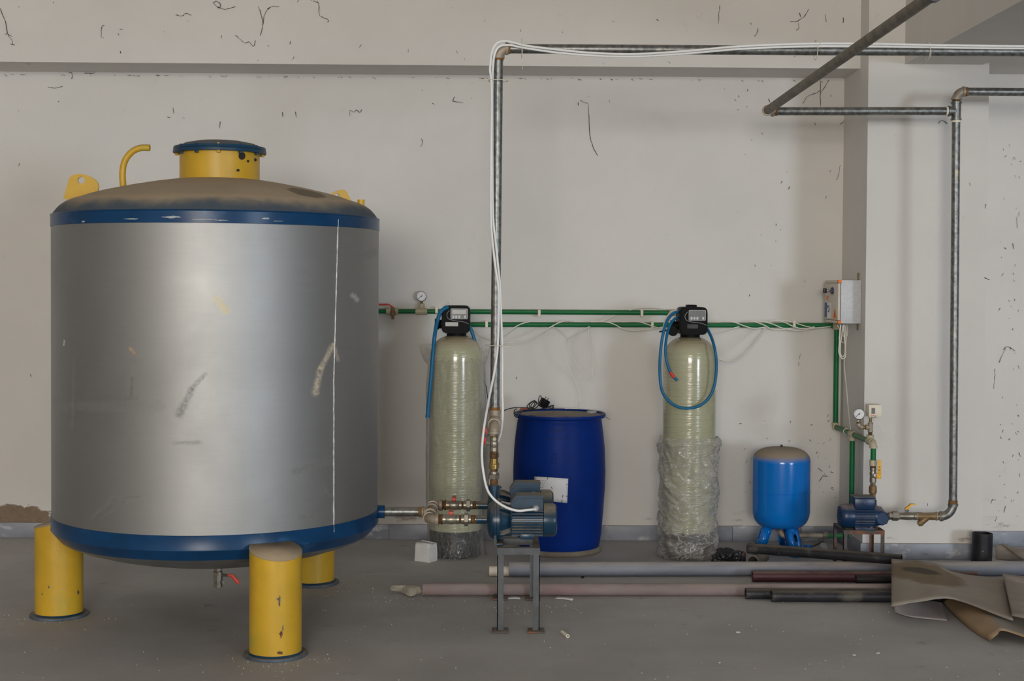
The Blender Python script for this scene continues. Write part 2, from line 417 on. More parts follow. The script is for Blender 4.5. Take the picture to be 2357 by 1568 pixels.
def frpmat():
    s = NT('wound fibreglass'); co = s.coord('Object')
    base = (.45, .44, .295)
    c = s.mix(s.ramp(s.noise(co, 4, 5), .3, .7), tuple(v * .92 for v in base), tuple(v * 1.05 for v in base))
    g = s.n('ShaderNodeNewGeometry'); sp = s.n('ShaderNodeSeparateXYZ'); s.t.links.new(g.outputs['Normal'], sp.inputs[0])
    c = s.mix(s.ramp(sp.outputs[2], .25, .9), c, (.36, .30, .19))
    s.set(s.b.inputs['Base Color'], c); s.set(s.b.inputs['Roughness'], s.math('ADD', .17, s.math('MULTIPLY', s.ramp(sp.outputs[2], .2, .6), .55)))
    w = s.noise(s.coord('Object', (3, 3, 40)), 2.2, 2, .5)
    s.bump(w, 1.0, .0046); s.b.inputs['Coat Weight'].default_value = .9; s.b.inputs['Coat Roughness'].default_value = .1
    return s.m
M['frp'] = frpmat()
def filmmat(name, body, amount, bscale, bstr, fs=(1, 1, .55), fd=.022, crease=.12):
    s = NT(name); co = s.coord('Object')
    s.set(s.b.inputs['Base Color'], body); s.b.inputs['Roughness'].default_value = .17; s.b.inputs['Specular IOR Level'].default_value = .9
    s.bump(s.noise(s.coord('Object', fs), bscale, 4, .5, 1.2), bstr, fd)
    tr = s.n('ShaderNodeBsdfTransparent'); lw = s.n('ShaderNodeLayerWeight'); lw.inputs['Blend'].default_value = .35
    nz = s.noise(s.coord('Object', fs), bscale * .9, 4, .55, 1.5)
    ridge = s.ramp(s.math('ABSOLUTE', s.math('SUBTRACT', nz, .5)), .045, .0)
    nz2 = s.noise(s.coord('Object', (fs[0], fs[1], fs[2] * 1.3)), bscale * 1.7, 3, .5, 2.0)
    ridge2 = s.ramp(s.math('ABSOLUTE', s.math('SUBTRACT', nz2, .52)), .03, .0)
    cr = s.math('ADD', s.math('MULTIPLY', s.math('MAXIMUM', ridge, ridge2), crease), s.math('MULTIPLY', s.ramp(nz2, .5, .72), crease * .6))
    f = s.math('ADD', amount, s.math('ADD', s.math('MULTIPLY', lw.outputs['Facing'], .45), cr), clamp=True)
    mx = s.n('ShaderNodeMixShader'); s.t.links.new(f, mx.inputs[0]); s.t.links.new(tr.outputs[0], mx.inputs[1]); s.t.links.new(s.b.outputs[0], mx.inputs[2])
    s.t.links.new(mx.outputs[0], s.o.inputs['Surface'])
    return s.m
M['film'] = filmmat('clear wrinkled film', (.48, .47, .43), .08, 14, 1.0)
M['film2'] = filmmat('milky crumpled film', (.62, .595, .55), .20, 5.5, 1.0, (1, 1, 2.0), .034, .34)

# ------------------------------------------------------------------ setting
WY = G(1147, 1242).y                      # back wall
XP = PX(1937, 720, 1).x                   # placeholder, set below
XP = P(1937, 720, WY).x                   # left face of the pillar
PY = 8.95                                 # front face of the pillar
XQ = P(2272, 500, PY).x                   # right edge of the pillar
BY = WY - .42                             # face of the beam along the back wall
BZ = P(700, 170, WY).z                    # underside of the beams
RY = 9.42                                 # back wall of the bay to the right
RX0, RX1, RY0, CZ = -9.0, 24.0, -14.0, 5.2
struct('floor', bx(B(), RX0, RX1, RY0, WY + .3, -.2, 0), M['floor'])
struct('ceiling', bx(B(), RX0, RX1, RY0, WY + .3, CZ, CZ + .2), M['ceil'])
struct('wall_back', bx(B(), RX0, XP + .2, WY, WY + .2, 0, CZ), M['wallp'])
struct('wall_back_bay', bx(B(), XQ - .2, RX1, RY, RY + .2, 0, CZ), M['wall'])
struct('wall_left', bx(B(), RX0 - .2, RX0, RY0, WY + .2, 0, CZ), mat('bare concrete block', (.55, .53, .51), .8))
struct('wall_right', bx(B(), RX1, RX1 + .2, RY0, WY + .2, 0, CZ), mat('bare concrete', (.3, .29, .28), .8))
struct('wall_pillar', bx(B(), XP, XQ, PY, WY + .15, 0, CZ), M['wall'])
struct('wall_beam_back', bx(B(), RX0, XP + .1, BY, WY + .1, BZ, CZ), M['wall'])
struct('wall_beam_bay', bx(B(), XQ - .03, RX1, RY - 5, RY + .1, BZ + .012, CZ), M['wall'])
XB0 = P(2083, 138, PY).x; XB1 = P(2262, 142, PY).x
struct('wall_beam_cross', bx(B(), XB0, XB1, RY0 + .5, PY + .1, BZ, CZ), M['wall'])
def skirting(name, x0, x1, y, step=.46, h=.1):
    bm = B(); x = x0
    while x < x1 - .02:
        e = min(x + step, x1); bx(bm, x, e - .002, y - .016, y + .02, 0, h, .002); x = e
    return struct(name, bm, M['skirt'])
skirting('baseboard_back', RX0, XP - .001, WY)
skirting('baseboard_pillar', XP - .016, XQ, PY, 1.05)
skirting('baseboard_bay', XQ + .0, 9, RY)
bm = B(); bx(bm, XP - .016, XP + .01, PY + .02, WY - .017, 0, .1, .002); struct('baseboard_pillar_side', bm, M['skirt'])
# rear wall with the two window openings the daylight comes in by
WA = (-4.0, 1.0, 1.6, 4.6); WB = (12.3, 16.5, .2, 3.9)   # x0,x1,z0,z1
bm = B(); yb = RY0
bx(bm, RX0, WA[0], yb - .2, yb, 0, CZ); bx(bm, WA[1], WB[0], yb - .2, yb, 0, CZ); bx(bm, WB[1], RX1, yb - .2, yb, 0, CZ)
for w in (WA, WB):
    bx(bm, w[0], w[1], yb - .2, yb, 0, w[2]); bx(bm, w[0], w[1], yb - .2, yb, w[3], CZ)
struct('wall_rear', bm, M['wall'])
def daylight(name, w, power, col):
    l = bpy.data.lights.new(name, 'AREA'); l.shape = 'RECTANGLE'; l.size = w[1] - w[0]; l.size_y = w[3] - w[2]
    l.energy = power; l.color = col
    o = bpy.data.objects.new(name, l); C.objects.link(o)
    o.location = ((w[0] + w[1]) / 2, yb - .08, (w[2] + w[3]) / 2); o.rotation_euler = (PI / 2, 0, 0)
    return o
daylight('daylight_window_left', WA, 1850, (1.0, .955, .87))
daylight('daylight_window_right', WB, 1900, (.78, .89, 1.0))
w = bpy.data.worlds.new('sky'); bpy.context.scene.world = w; w.use_nodes = True
w.node_tree.nodes['Background'].inputs[0].default_value = (.75, .85, 1, 1); w.node_tree.nodes['Background'].inputs[1].default_value = .6
# ------------------------------------------------------------------ big storage tank
bF, bL, bB_ = G(634, 1507), G(136, 1416), G(721, 1342)
TY = (bF.y + bL.y + bB_.y) / 3
a0 = ray(117, 800); a1 = ray(871, 800)
th0, th1 = math.atan2(a0.x, a0.y), math.atan2(a1.x, a1.y)
tc = (th0 + th1) / 2; td = TY / math.cos(tc)
TC = V((td * math.sin(tc), TY, 0)); TR = td * math.sin((th1 - th0) / 2)
ye = TY - TR * TR / TY
zs1 = P(494, 501, ye).z                   # top weld of the drum
zb1 = P(494, 527, ye).z                   # lower edge of the upper band
zb0 = P(494, 1176, ye).z                  # upper edge of the lower band
zs0 = P(494, 1208, ye).z                  # lower weld
tank = thing('storage_tank', (TC.x, TC.y, 0), 'large silver vertical tank with blue bands standing on three yellow legs', 'tank')
def tl(px, py, y=None): return P(px, py, TC.y if y is None else y) - TC
TX = {}
def toL(px, py):                          # point on the front of the drum, local x and z
    d = ray(px, py); o = EYE - TC; a = d.x ** 2 + d.y ** 2; b = 2 * (o.x * d.x + o.y * d.y); c = o.x ** 2 + o.y ** 2 - TR * TR
    t = (-b - math.sqrt(max(0, b * b - 4 * a * c))) / (2 * a); p = o + d * t; return p
def stroke(p0, p1, w, col, am=.8, mt=1):
    a, b = toL(*p0), toL(*p1); return (a.x, a.z, b.x, b.z, w, col, am, mt)
DKS, TAN = (.12, .12, .12), A(190, 176, 150)
strokes = [stroke((412, 955), (440, 900), .02, DKS, .55), stroke((440, 895), (472, 862), .012, DKS, .45),
           stroke((726, 905), (738, 850), .017, TAN, .9), stroke((740, 845), (766, 795), .014, TAN, .85), stroke((770, 800), (778, 830), .010, TAN, .6),
           stroke((680, 1085), (755, 1060), .020, DKS, .45), stroke((705, 630), (712, 650), .035, (.2, .2, .2), .3),
           stroke((500, 690), (520, 715), .022, A(190, 172, 120), .5), stroke((300, 803), (308, 812), .012, A(190, 150, 90), .7),
           stroke((125, 928), (366, 936), .030, (.2, .19, .18), .32), stroke((304, 870), (302, 912), .008, DKS, .7), stroke((290, 918), (315, 917), .012, DKS, .45),
           stroke((170, 830), (165, 985), .014, (.2, .2, .2), .35), stroke((400, 1020), (460, 1018), .012, DKS, .35),
           stroke((205, 1195), (270, 1145), .007, DKS, .6), stroke((225, 1200), (285, 1155), .006, DKS, .55), stroke((245, 1150), (320, 1143), .006, DKS, .5),
           stroke((690, 1190), (740, 1187), .012, DKS, .45), stroke((830, 590), (862, 582), .03, DKS, .35), stroke((812, 680), (822, 690), .014, A(200, 200, 200), .5),
           stroke((745, 1125), (750, 1140), .014, DKS, .5), stroke((148, 785), (147, 795), .007, A(230, 230, 230), .9)]
M['shell'] = shellmat(strokes); M['dome'] = domemat(TR)
def T(r, z): return (r, z)
obj('shell', lathe(B(), [(TR - .004, zs0), (TR, zs0), (TR, zs1), (TR - .004, zs1)], TC, n=128), M['shell'], tank)
HD = P(500, 409, TC.y).z - zs1
prof = [(1, 0), (.988, .012), (.97, .032), (.95, .05), (.92, .068), (.88, .083), (.83, .095), (.76, .115), (.68, .132), (.54, .158), (.4, .180), (.28, .195), (.14, .207), (0, .21)]
obj('dome', lathe(B(), [(TR * r, zs1 + h / .21 * HD) for r, h in prof], TC, n=128), M['dome'], tank, 'top dome under brown dust')
obj('upper_band', lathe(B(), [(TR + .0005, zb1), (TR + .003, zb1 + .001), (TR + .003, zs1 - .002), (TR + .0055, zs1), (TR + .003, zs1 + .004), (TR - .006, zs1 + .006)], TC, n=128), M['blueband'], tank, 'blue painted upper band')
lowp = [(TR * r, zs0 - h / .21 * HD) for r, h in prof]
obj('lower_band', lathe(B(), [(TR + .0005, zb0), (TR + .003, zb0 - .001), (TR + .003, zs0 + .004), (TR + .0045, zs0)] + [(r + .002, z - .002) for r, z in lowp[1:4]], TC, n=128), M['blueband'], tank, 'blue painted lower band')
obj('bottom_dish', lathe(B(), lowp[2:], TC, n=128), M['dish'], tank, 'dull steel bottom dish')
# sealant seam on the right of the drum
bm = B(); pts = []
for i in range(60):
    py = 505 + 720 * i / 59; p = toL(778 - 10 * min(1, i / 30) + .8 * noise.noise(V((0, 0, i * .6))), py); pts.append(TC + p + (p - V((0, 0, p.z))).normalized() * .001)
tube(bm, pts, [.0028 + .0022 * noise.noise(V((i * .9, 3, 0))) for i in range(60)], 6)
obj('sealed_seam', bm, M['seam'], tank, 'white sealant bead running down the drum')
# legs
for (b, topr) in ((bF, 1238), (bL, 1195), (bB_, 1230)):
    out = V((b.x - TC.x, b.y - TC.y, 0)); out.normalize()
    r = .120; zt = P(640, 1246, TC.y - TR).z
    bm = B(); n = 40; side = V((-out.y, out.x, 0)); b0 = V((b.x, b.y, 0))
    lo, hi = [], []
    for i in range(n):
        a = 2 * PI * i / n; q = out * (r * math.cos(a)) + side * (r * math.sin(a))
        lo.append(bm.verts.new(b0 + q + V((0, 0, .012)))); hi.append(bm.verts.new(b0 + q + V((0, 0, zt - .045 - .26 * r * math.cos(a)))))
    bridge(bm, lo, hi)
    leg = obj('leg', bm, M['yellow'], tank, smooth=50)
    bm = B(); bm.faces.new([bm.verts.new(b0 + (out * (r * 1.01 * math.cos(2 * PI * i / n)) + side * (r * 1.01 * math.sin(2 * PI * i / n))) + V((0, 0, zt - .0445 - .26 * r * math.cos(2 * PI * i / n)))) for i in range(n)])
    bmesh.ops.recalc_face_normals(bm, faces=bm.faces)
    cap = obj('leg_cap', bm, M['dome'] if False else mat('dusty leg cap', A(150, 134, 112), .85, var=.1), leg, 'sloping leg cap under dust'); thicken(cap, .005)
    obj('foot_plate', lathe(B(), [(0, 0), (.145, 0), (.147, .004), (.145, .012), (0, .012)], b0, n=48), mat('dirty blue steel plate', A(72, 84, 96), .7, var=.3, vs=14, dust=.9), leg, 'round foot plate edged in blue')
    obj('weld_ring', lathe(B(), [(.1195, .010), (.128, .0125), (.1215, .020), (.1195, .021)], b0, n=48), M['lid'], leg, 'blue paint ring at the leg foot')
# paint chips on the front leg and scratches on the blue bands
def patch_(tree, cx, cy, sx, sy, seed, n=18, rough=.5):
    vs = []
    for i in range(n):
        a = 2 * PI * i / n; k_ = 1 + rough * noise.noise(V((math.cos(a) * 2 + seed, math.sin(a) * 2, seed)))
        vs.append(hit(tree, cx + sx * k_ * math.cos(a), cy + sy * k_ * math.sin(a), .0025))
    if not all(vs): return None
    bm = B(); bm.faces.new([bm.verts.new(v) for v in vs]); return bm
legs_ = [o for o in tank.children if o.name.startswith('leg')]
chipm = mat('chipped paint', A(84, 86, 84), .7, var=.4, vs=60); rustm = mat('rusty chip', A(96, 62, 44), .8, var=.4, vs=50)
for lg, marks in ((legs_[0], ((643, 1384, 2.5, 11, 1), (647, 1461, 4, 8, 2), (651, 1446, 1.6, 6, 3), (645, 1503, 7, 3.5, 4), (640, 1379, 4, 1.6, 5))), (legs_[1], ((112, 1352, 2, 3, 6), (97, 1368, 1.6, 2, 7), (180, 1363, 2, 5, 8)))):
    tr = bvh(lg)
    for (x, y, sx, sy, sd) in marks:
        q_ = patch_(tr, x, y, sx, sy, sd, rough=1.1)
        if q_: obj('paint_chip', q_, rustm if sd in (2, 4) else chipm, lg, 'dark chipped paint', norm=False)
ub = [o for o in tank.children if o.name == 'upper_band'][0]; tr = bvh(ub); scm = mat('bare scratch', A(150, 156, 160), .5, var=.3, vs=40)
for (x, y, sx, sy, sd) in ((302, 504, 16, 1.3, 1), (395, 500, 22, 2.6, 2), (470, 505, 30, 1.0, 3), (612, 503, 9, 2, 4), (510, 507, 14, .8, 5), (640, 509, 12, .8, 6), (192, 510, 4, 2, 7)):
    q_ = patch_(tr, x, y, sx, sy, sd, rough=.8)
    if q_: obj('scratch', q_, scm, ub, 'pale scratch', norm=False)
# manhole
mh = P(506, 400, TC.y); mr = .5 * 183 / K(TC.y - .1)
z0 = zs1 + HD * .80; zf = P(506, 345, TC.y - mr).z
nk = obj('manhole_neck', lathe(B(), [(mr, z0), (mr, zf), (mr - .01, zf)], (mh.x, TC.y, 0), n=64), M['yellow'], tank, 'short yellow manhole neck')
fr = .5 * 209 / K(TC.y)
obj('flange', lathe(B(), [(mr - .005, zf - .002), (fr, zf - .002), (fr + .002, zf + .006), (fr, zf + .014), (mr, zf + .014)], (mh.x, TC.y, 0), n=64), M['lid'], nk, 'dark blue flange')
obj('cover', lathe(B(), [(fr - .002, zf + .015), (fr, zf + .020), (fr - .003, zf + .030), (fr * .86, zf + .034), (fr * .76, zf + .048), (fr * .5, zf + .060), (fr * .2, zf + .066), (0, zf + .067)], (mh.x, TC.y, 0), n=64), M['lid'], nk, 'domed dark blue manhole cover')
for i in range(12):
    a = 2 * PI * (i + .3) / 12; rr = fr - .018
    p = V((mh.x + rr * math.cos(a), TC.y + rr * math.sin(a), zf - .014)); bm = B()
    cyl(bm, p, p + V((0, 0, .012)), .010, 6); cyl(bm, p + V((0, 0, .012)), p + V((0, 0, .05)), .006, 8); cyl(bm, p + V((0, 0, .034)), p + V((0, 0, .046)), .010, 6)
    obj('bolt', bm, M['yellow'] if i % 3 == 0 else M['lid'], nk)
# black burn spots on the neck
tr = bvh(nk)
for (cx, cy, sx, sy) in ((557, 359, 8, 9), (571, 371, 3, 3), (588, 368, 3, 4), (548, 392, 4, 3)):
    vs = [hit(tr, cx + sx * (1 + .35 * noise.noise(V((i, cx, 0)))) * math.cos(i * .45), cy + sy * (1 + .35 * noise.noise(V((cx, i, 0)))) * math.sin(i * .45), .002) for i in range(14)]
    if not all(vs): continue
    bm = B(); bm.faces.new([bm.verts.new(v) for v in vs]); obj('scorch_mark', bm, M['ink'], nk, 'black scorched paint', norm=False)
# lifting lugs
def lug(c, ux, w, h, rot, hole):
    t = V(ux).normalized(); n = t.cross(V((0, 0, 1))).normalized(); up = V((0, 0, 1))
    if rot: q = Matrix.Rotation(rot, 3, n); t, up = q @ t, q @ up
    bm = B(); out = []; N = 28
    pts = [(-w / 2, -.05), (w / 2, -.05), (w / 2, h * .45)] + [(w / 2 * math.cos(a), h * .45 + h * .55 * math.sin(a) ** .8) for a in [PI * i / N for i in range(1, N)]] + [(-w / 2, h * .45)]
    pts3 = [c + t * a + up * b for a, b in pts]
    hc = c + t * hole[0] + up * hole[1]; hr = hole[2]; m = len(pts3)
    # outline bridged to the hole
    hp = []
    for p in pts3:
        d = (p - hc); d.normalize(); hp.append(hc + d * hr)
    for s in (-1, 1):
        o = n * (.006 * s); A_ = [bm.verts.new(p + o) for p in pts3]; B_ = [bm.verts.new(p + o) for p in hp]; bridge(bm, A_, B_); out.append((A_, B_))
    bridge(bm, out[0][0], out[1][0]); bridge(bm, out[0][1], out[1][1])
    return bm
lc = P(187, 445, TC.y - .1)
obj('lifting_lug', lug(lc, (1, 0, 0), .155, .095, math.radians(-16), (-.016, .062, .018)), M['yellow'], tank, 'yellow lifting lug on the left shoulder')
lc = P(782, 465, TC.y + .25)
obj('lifting_lug', lug(lc, (.9, .3, 0), .115, .06, math.radians(28), (.0, .035, .013)), M['yellow'], tank, 'yellow lifting lug behind the right shoulder')
# bent vent pipe
pts = catmull([P(x, y, TC.y - .05) for x, y in ((284, 436), (282, 400), (287, 372), (302, 351), (322, 341), (345, 340))], 6)
bm = tube(B(), pts, .0165, 16, caps=False); e = pts[-1]; dd = (pts[-1] - pts[-2]).normalized()
lathe(bm, [(.0165, 0), (.013, .0), (.013, -.04), (0, -.04)], e, dd, 16)
obj('vent_pipe', bm, M['yellow'], tank, 'yellow vent pipe bent to the right')
p = P(831, 484, TC.y + .1); obj('nozzle_stub', lathe(B(), [(0, -.02), (.0185, -.02), (.0185, .055), (.013, .055), (.013, .02), (0, .02)], p, n=20), M['yellow'], tank, 'small yellow pipe stub on the right')
# drain valve
zd = zs0 - HD; dp = V((P(502, 1320, TC.y).x, TC.y, 0)); zz = zd + .012
dv = obj('drain_valve', lathe(B(), [(0, zz), (.015, zz), (.015, zz - 0.0260), (.0225, zz - 0.0273), (.0225, zz - 0.0520), (.015, zz - 0.0533), (.015, zz - 0.0598), (.024, zz - 0.0611), (.024, zz - 0.1066), (.0195, zz - 0.1079), (.0195, zz - 0.1222), (.0225, zz - 0.1235), (.0225, zz - 0.1404), (.013, zz - 0.1404), (.013, zz - 0.1170), (0, zz - 0.1170)], dp, n=8), M['nickel'], tank, 'small drain valve under the dish')
bm = B(); q = dp + V((.018, 0, zz - 0.0806)); cyl(bm, q, q + V((.035, -.005, 0)), .007, 8); obj('stem', bm, M['chrome'], dv)
bm = B(); q2 = q + V((.032, -.006, .004)); tube(bm, [q2, q2 + V((.022, 0, -.004)), q2 + V((.05, 0, -.034)), q2 + V((.056, 0, -.046))], [.006, .010, .010, .006], 8); obj('lever', bm, M['redlever'], dv, 'red lever')

# ------------------------------------------------------------------ suction manifold
D1, D2 = 7.18, 7.645; DM = (D1 + D2) / 2
ZA = P(1100, 1196, D1).z
XV = P(1137, 1196, D1).x                   # discharge axis of the pumps
man = thing('suction_manifold', P(920, 1175, DM) * 1.0, 'dusty galvanised manifold feeding two pumps from the silver tank', 'pipe fitting')
xt = P(992, 1175, DM).x; xs = TC.x + TR * .985
bm = B(); tube(bm, [(xs + .047, DM, ZA), (xt - .06, DM, ZA)], .0245, 20)
obj('inlet_pipe', bm, M['galv'], man, 'grey galvanised pipe leaving the tank')
obj('outlet_socket', lathe(B(), [(0, 0), (.034, 0), (.034, .058), (0, .058)], (xs - .012, DM, ZA), (1, 0, 0), 20), M['blueband'], tank, 'welded blue outlet socket')
chain(man, (xt - .065, DM, ZA), (1, 0, 0), [('thread_ring', .016, .027, 20, M['rust']), ('collar', .012, .030, 20, M['malle'])])
bm = B(); tube(bm, [(xt - .04, DM, ZA), (xt, DM, ZA)], .0265, 20); tube(bm, [(xt, DM - .09, ZA), (xt, DM + .09, ZA)], .0275, 20)
for s in (-1, 1): lathe(bm, [(.02, 0), (.032, .001), (.032, .012), (.02, .013)], (xt, DM + s * .075, ZA), (0, s, 0), 20)
obj('tee', bm, M['malle'], man)
for D in (D1, D2):
    s = -1 if D < DM else 1
    bm = B(); tube(bm, [(xt, DM + s * .088, ZA), (xt, D - s * .055, ZA)], .024, 20); obj('nipple', bm, M['malle'], man)
    elbow(man, (xt, D, ZA), (0, -s, 0), (1, 0, 0), .045, .0265, M['malle'])
    k = K(D1); e0 = xt + .046
    def L(px): return px / k
    nn = M['nickel']
    pe = chain(man, (e0, D, ZA), (1, 0, 0), [('nipple_ring', L(3), .029, 20, M['hemp']), ('nipple', L(3), .022, 16, M['hemp']), ('lock_ring', L(5), .0275, 8, M['hemp'])])
    vb = obj('ball_valve', lathe(B(), [(0, 0), (.025, 0), (.025, L(7)), (.022, L(8)), (.0245, L(12)), (.026, L(20)), (.0245, L(29)), (.022, L(31)), (.025, L(32)), (.025, L(38)), (0, L(38))], pe, (1, 0, 0), 8 if False else 20), nn, man)
    q = pe + V((L(20), 0, .022)); bm = B(); cyl(bm, q, q + V((0, 0, .022)), .0085, 8); cyl(bm, q + V((0, 0, .012)), q + V((0, 0, .02)), .012, 6); obj('stem', bm, M['chrome'], vb)
    bm = B(); bx(bm, q.x - .011, q.x + .011, q.y - .075, q.y + .012, q.z + .022, q.z + .028, .002); bx(bm, q.x - .011, q.x + .011, q.y - .078, q.y - .070, q.z + .012, q.z + .028, .002); obj('lever', bm, M['redlever'], vb, 'faded red lever')
    pe = pe + V((L(38), 0, 0))
    pe = chain(man, pe, (1, 0, 0), [('nipple', L(4), .0215, 16, M['hemp']), ('union_body', L(8), .025, 8, nn), ('union_nut', L(9), .034, 6, nn), ('union_tail', L(7), .0245, 8, nn), ('thread', L(8), .0225, 16, M['hemp']), ('ring', L(3), .0235, 16, M['brass'])])
MANX = pe.x

# ------------------------------------------------------------------ the two pumps and their stand
ZS = P(1190, 1263, G(1190, 1457).y).z
def fins(bm, x0, x1, r0, r1, n, c):
    a, b = [], []
    for i in range(n):
        for (f, r) in ((0, r0), (.28, r0), (.42, r1), (.86, r1)):
            t = 2 * PI * (i + f) / n; q = V((0, r * math.cos(t), r * math.sin(t)))
            a.append(bm.verts.new(c + V((x0, 0, 0)) + q)); b.append(bm.verts.new(c + V((x1, 0, 0)) + q))
    bridge(bm, a, b); bm.faces.new(list(reversed(a))); bm.faces.new(b)
    return bm
def make_pump(X, Y, zb, za, label):
    pr = thing('centrifugal_pump', (X, Y, zb), label, 'pump', 'pair of teal pumps on the tall stand')
    c = V((X, Y, za)); pm = M['pump']; ax = (1, 0, 0)
    obj('casing', lathe(B(), [(0, -.036), (.03, -.036), (.05, -.034), (.075, -.028), (.092, -.018), (.098, -.006), (.098, 0), (0, 0)], c, ax, 48), pm, pr, 'round pump casing with dust on top')
    bm = B(); lathe(bm, [(0, .0), (.108, .0), (.110, .002), (.110, .012), (.103, .013), (.103, .016), (.108, .016), (.108, .028), (.09, .030), (0, .030)], c, ax, 48)
    fl = obj('casing_flange', bm, pm, pr)
    for sy in (-1, 1):
        bm = B(); prism(bm, [(X + .001, Y + sy * .045, za - .09), (X + .001, Y + sy * .085, za - .06), (X + .001, Y + sy * .108, zb + .012), (X + .001, Y + sy * .115, zb), (X + .001, Y + sy * .05, zb), (X + .001, Y + sy * .05, zb + .014)], (.012, 0, 0))
        bx(bm, X + .001, X + .045, Y + sy * .083 - .025, Y + sy * .083 + .025, zb, zb + .009, .002); obj('foot', bm, pm, pr)
    for i in range(6):
        t = 2 * PI * (i + .5) / 6; q = c + V((.029, .097 * math.cos(t), .097 * math.sin(t)))
        obj('flange_bolt', cyl(B(), q, q + V((.009, 0, 0)), .007, 6), pm, pr)
    bm = B(); lathe(bm, [(0, .028), (.082, .028), (.072, .045), (.058, .075), (.05, .09), (0, .09)], c, ax, 32)
    for t in (PI * .25, PI * .75, PI * 1.25, PI * 1.75):
        d = V((0, math.cos(t), math.sin(t))); n = V((0, -math.sin(t), math.cos(t))) * .007
        prism(bm, [c + V((.03, 0, 0)) + d * .1 - n, c + V((.05, 0, 0)) + d * .098 - n, c + V((.09, 0, 0)) + d * .079 - n, c + V((.09, 0, 0)) + d * .04 - n, c + V((.03, 0, 0)) + d * .05 - n], n * 2)
    obj('bracket', bm, pm, pr)
    bm = fins(B(), .088, .246, .072, .083, 30, c); lathe(bm, [(0, .084), (.082, .084), (.084, .088), (.07, .092)], c, ax, 32)
    mb = obj('motor_body', bm, pm, pr, 'finned motor body', smooth=20)
    bm = B(); bx(bm, X + .13, X + .2, Y - .06, Y + .06, zb + .022, zb + .05, .004); obj('motor_rib', bm, pm, mb)
    bm = lathe(B(), [(0, .246), (.078, .246), (.083, .249), (.083, .296), (.080, .306), (.072, .312), (.02, .313), (0, .313)], c, ax, 40)
    fc = obj('fan_cover', bm, M['fanpl'], pr, 'smooth fan cover')
    bm = B()
    for i in range(24):
        t = 2 * PI * i / 24; d = V((0, math.cos(t), math.sin(t))); tube(bm, [c + V((.3125, 0, 0)) + d * .03, c + V((.3135, 0, 0)) + d * .066, c + V((.306, 0, 0)) + d * .078], .0028, 5)
    obj('fan_grille', bm, M['fanpl'], fc)
    y0, y1, z0, z1 = Y - .056, Y + .056, za + .052, za + .118
    bm = prism(B(), [(X + .084, y0, z0), (X + .244, y0, z0), (X + .244, y0, z1), (X + .118, y0, z1), (X + .084, y0, z1 - .03)], (0, y1 - y0, 0), .004)
    tb = obj('terminal_box', bm, pm, pr, 'terminal box dusty on top')
    bm = prism(B(), [(X + .080, y0 - .003, z1 - .03), (X + .084, y0 - .003, z1 - .032), (X + .119, y0 - .003, z1), (X + .246, y0 - .003, z1), (X + .246, y0 - .003, z1 + .012), (X + .116, y0 - .003, z1 + .012), (X + .105, y0 - .003, z1 + .007)], (0, y1 - y0 + .006, 0), .002)
    obj('box_lid', bm, pm, tb)
    bm = B(); q = V((X + .208, y0, za + .068)); cyl(bm, q, q + V((0, -.010, 0)), .017, 6); lathe(bm, [(.015, .008), (.015, .022), (.010, .028), (.005, .029), (.005, .02)], q, (0, -1, 0), 14); obj('cable_gland', bm, M['greybez'], tb, 'grey cable gland')
    zt = P(1137, 1116, D1).z
    bm = lathe(B(), [(0, za + .05), (.021, za + .05), (.021, zt - .03), (.0265, zt - .029), (.0265, zt - .002), (.022, zt), (0, zt)], (X - .002, Y, 0), n=20)
    obj('outlet_neck', bm, pm, pr)
    obj('inlet_neck', lathe(B(), [(0, 0), (.022, 0), (.022, X - .03 - MANX), (0, X - .03 - MANX)], (MANX + .001, Y, za), ax, 20), pm, pr)
    return pr, zt
p1, ZT = make_pump(XV, D1, ZS + .0005, ZA, 'front pump of the pair on the tall stand, white cable in its terminal box')
p2 = copy_thing(p1, (0, D2 - D1, 0), 'rear pump of the pair on the tall stand, partly hidden by the front pump')
# stand
fy0, fy1 = G(1190, 1455).y, G(1190, 1378).y
sx0, sx1 = G(1151, 1455).x, G(1234, 1455).x
st = thing('pump_stand', ((sx0 + sx1) / 2, (fy0 + fy1) / 2, 0), 'tall narrow welded steel stand under the two teal pumps', 'stand')
t = .032; th = .004
def angle_post(bm, x, y, z0, z1, sx, sy, t=t, th=th):
    bx(bm, min(x, x + sx * t), max(x, x + sx * t), min(y, y + sy * th), max(y, y + sy * th), z0, z1)
    bx(bm, min(x, x + sx * th), max(x, x + sx * th), min(y, y + sy * t), max(y, y + sy * t), z0, z1)
X0, X1 = sx0 - .016, sx1 + .016
for (x, sx) in ((X0, 1), (X1, -1)):
    for (y, sy) in ((fy0, 1), (fy1, -1)):
        bm = B(); angle_post(bm, x, y, .008, ZS - .001, sx, sy); lg = obj('leg', bm, M['angle'], st)
        bm = B(); bx(bm, x + sx * .016 - .040, x + sx * .016 + .040, y + sy * .012 - .045, y + sy * .012 + .04, 0, .009, .001); cyl(bm, (x - sx * .008, y - sy * .01, .009), (x - sx * .008, y - sy * .01, .02), .008, 6)
        obj('foot_plate', bm, M['angler'], lg)
for y, sy in ((fy0, 1), (fy1, -1), (D1 + .10, 1), (D2 - .12, 1)):
    bm = B(); bx(bm, X0 - .0008, X1 + .0008, min(y - sy * .001, y + sy * .004), max(y - sy * .001, y + sy * .004), ZS - .034, ZS - .0005); bx(bm, X0 + .004, X1 - .004, min(y, y + sy * .034), max(y, y + sy * .034), ZS - .005, ZS - .0005); obj('cross_rail', bm, M['angle'], st)
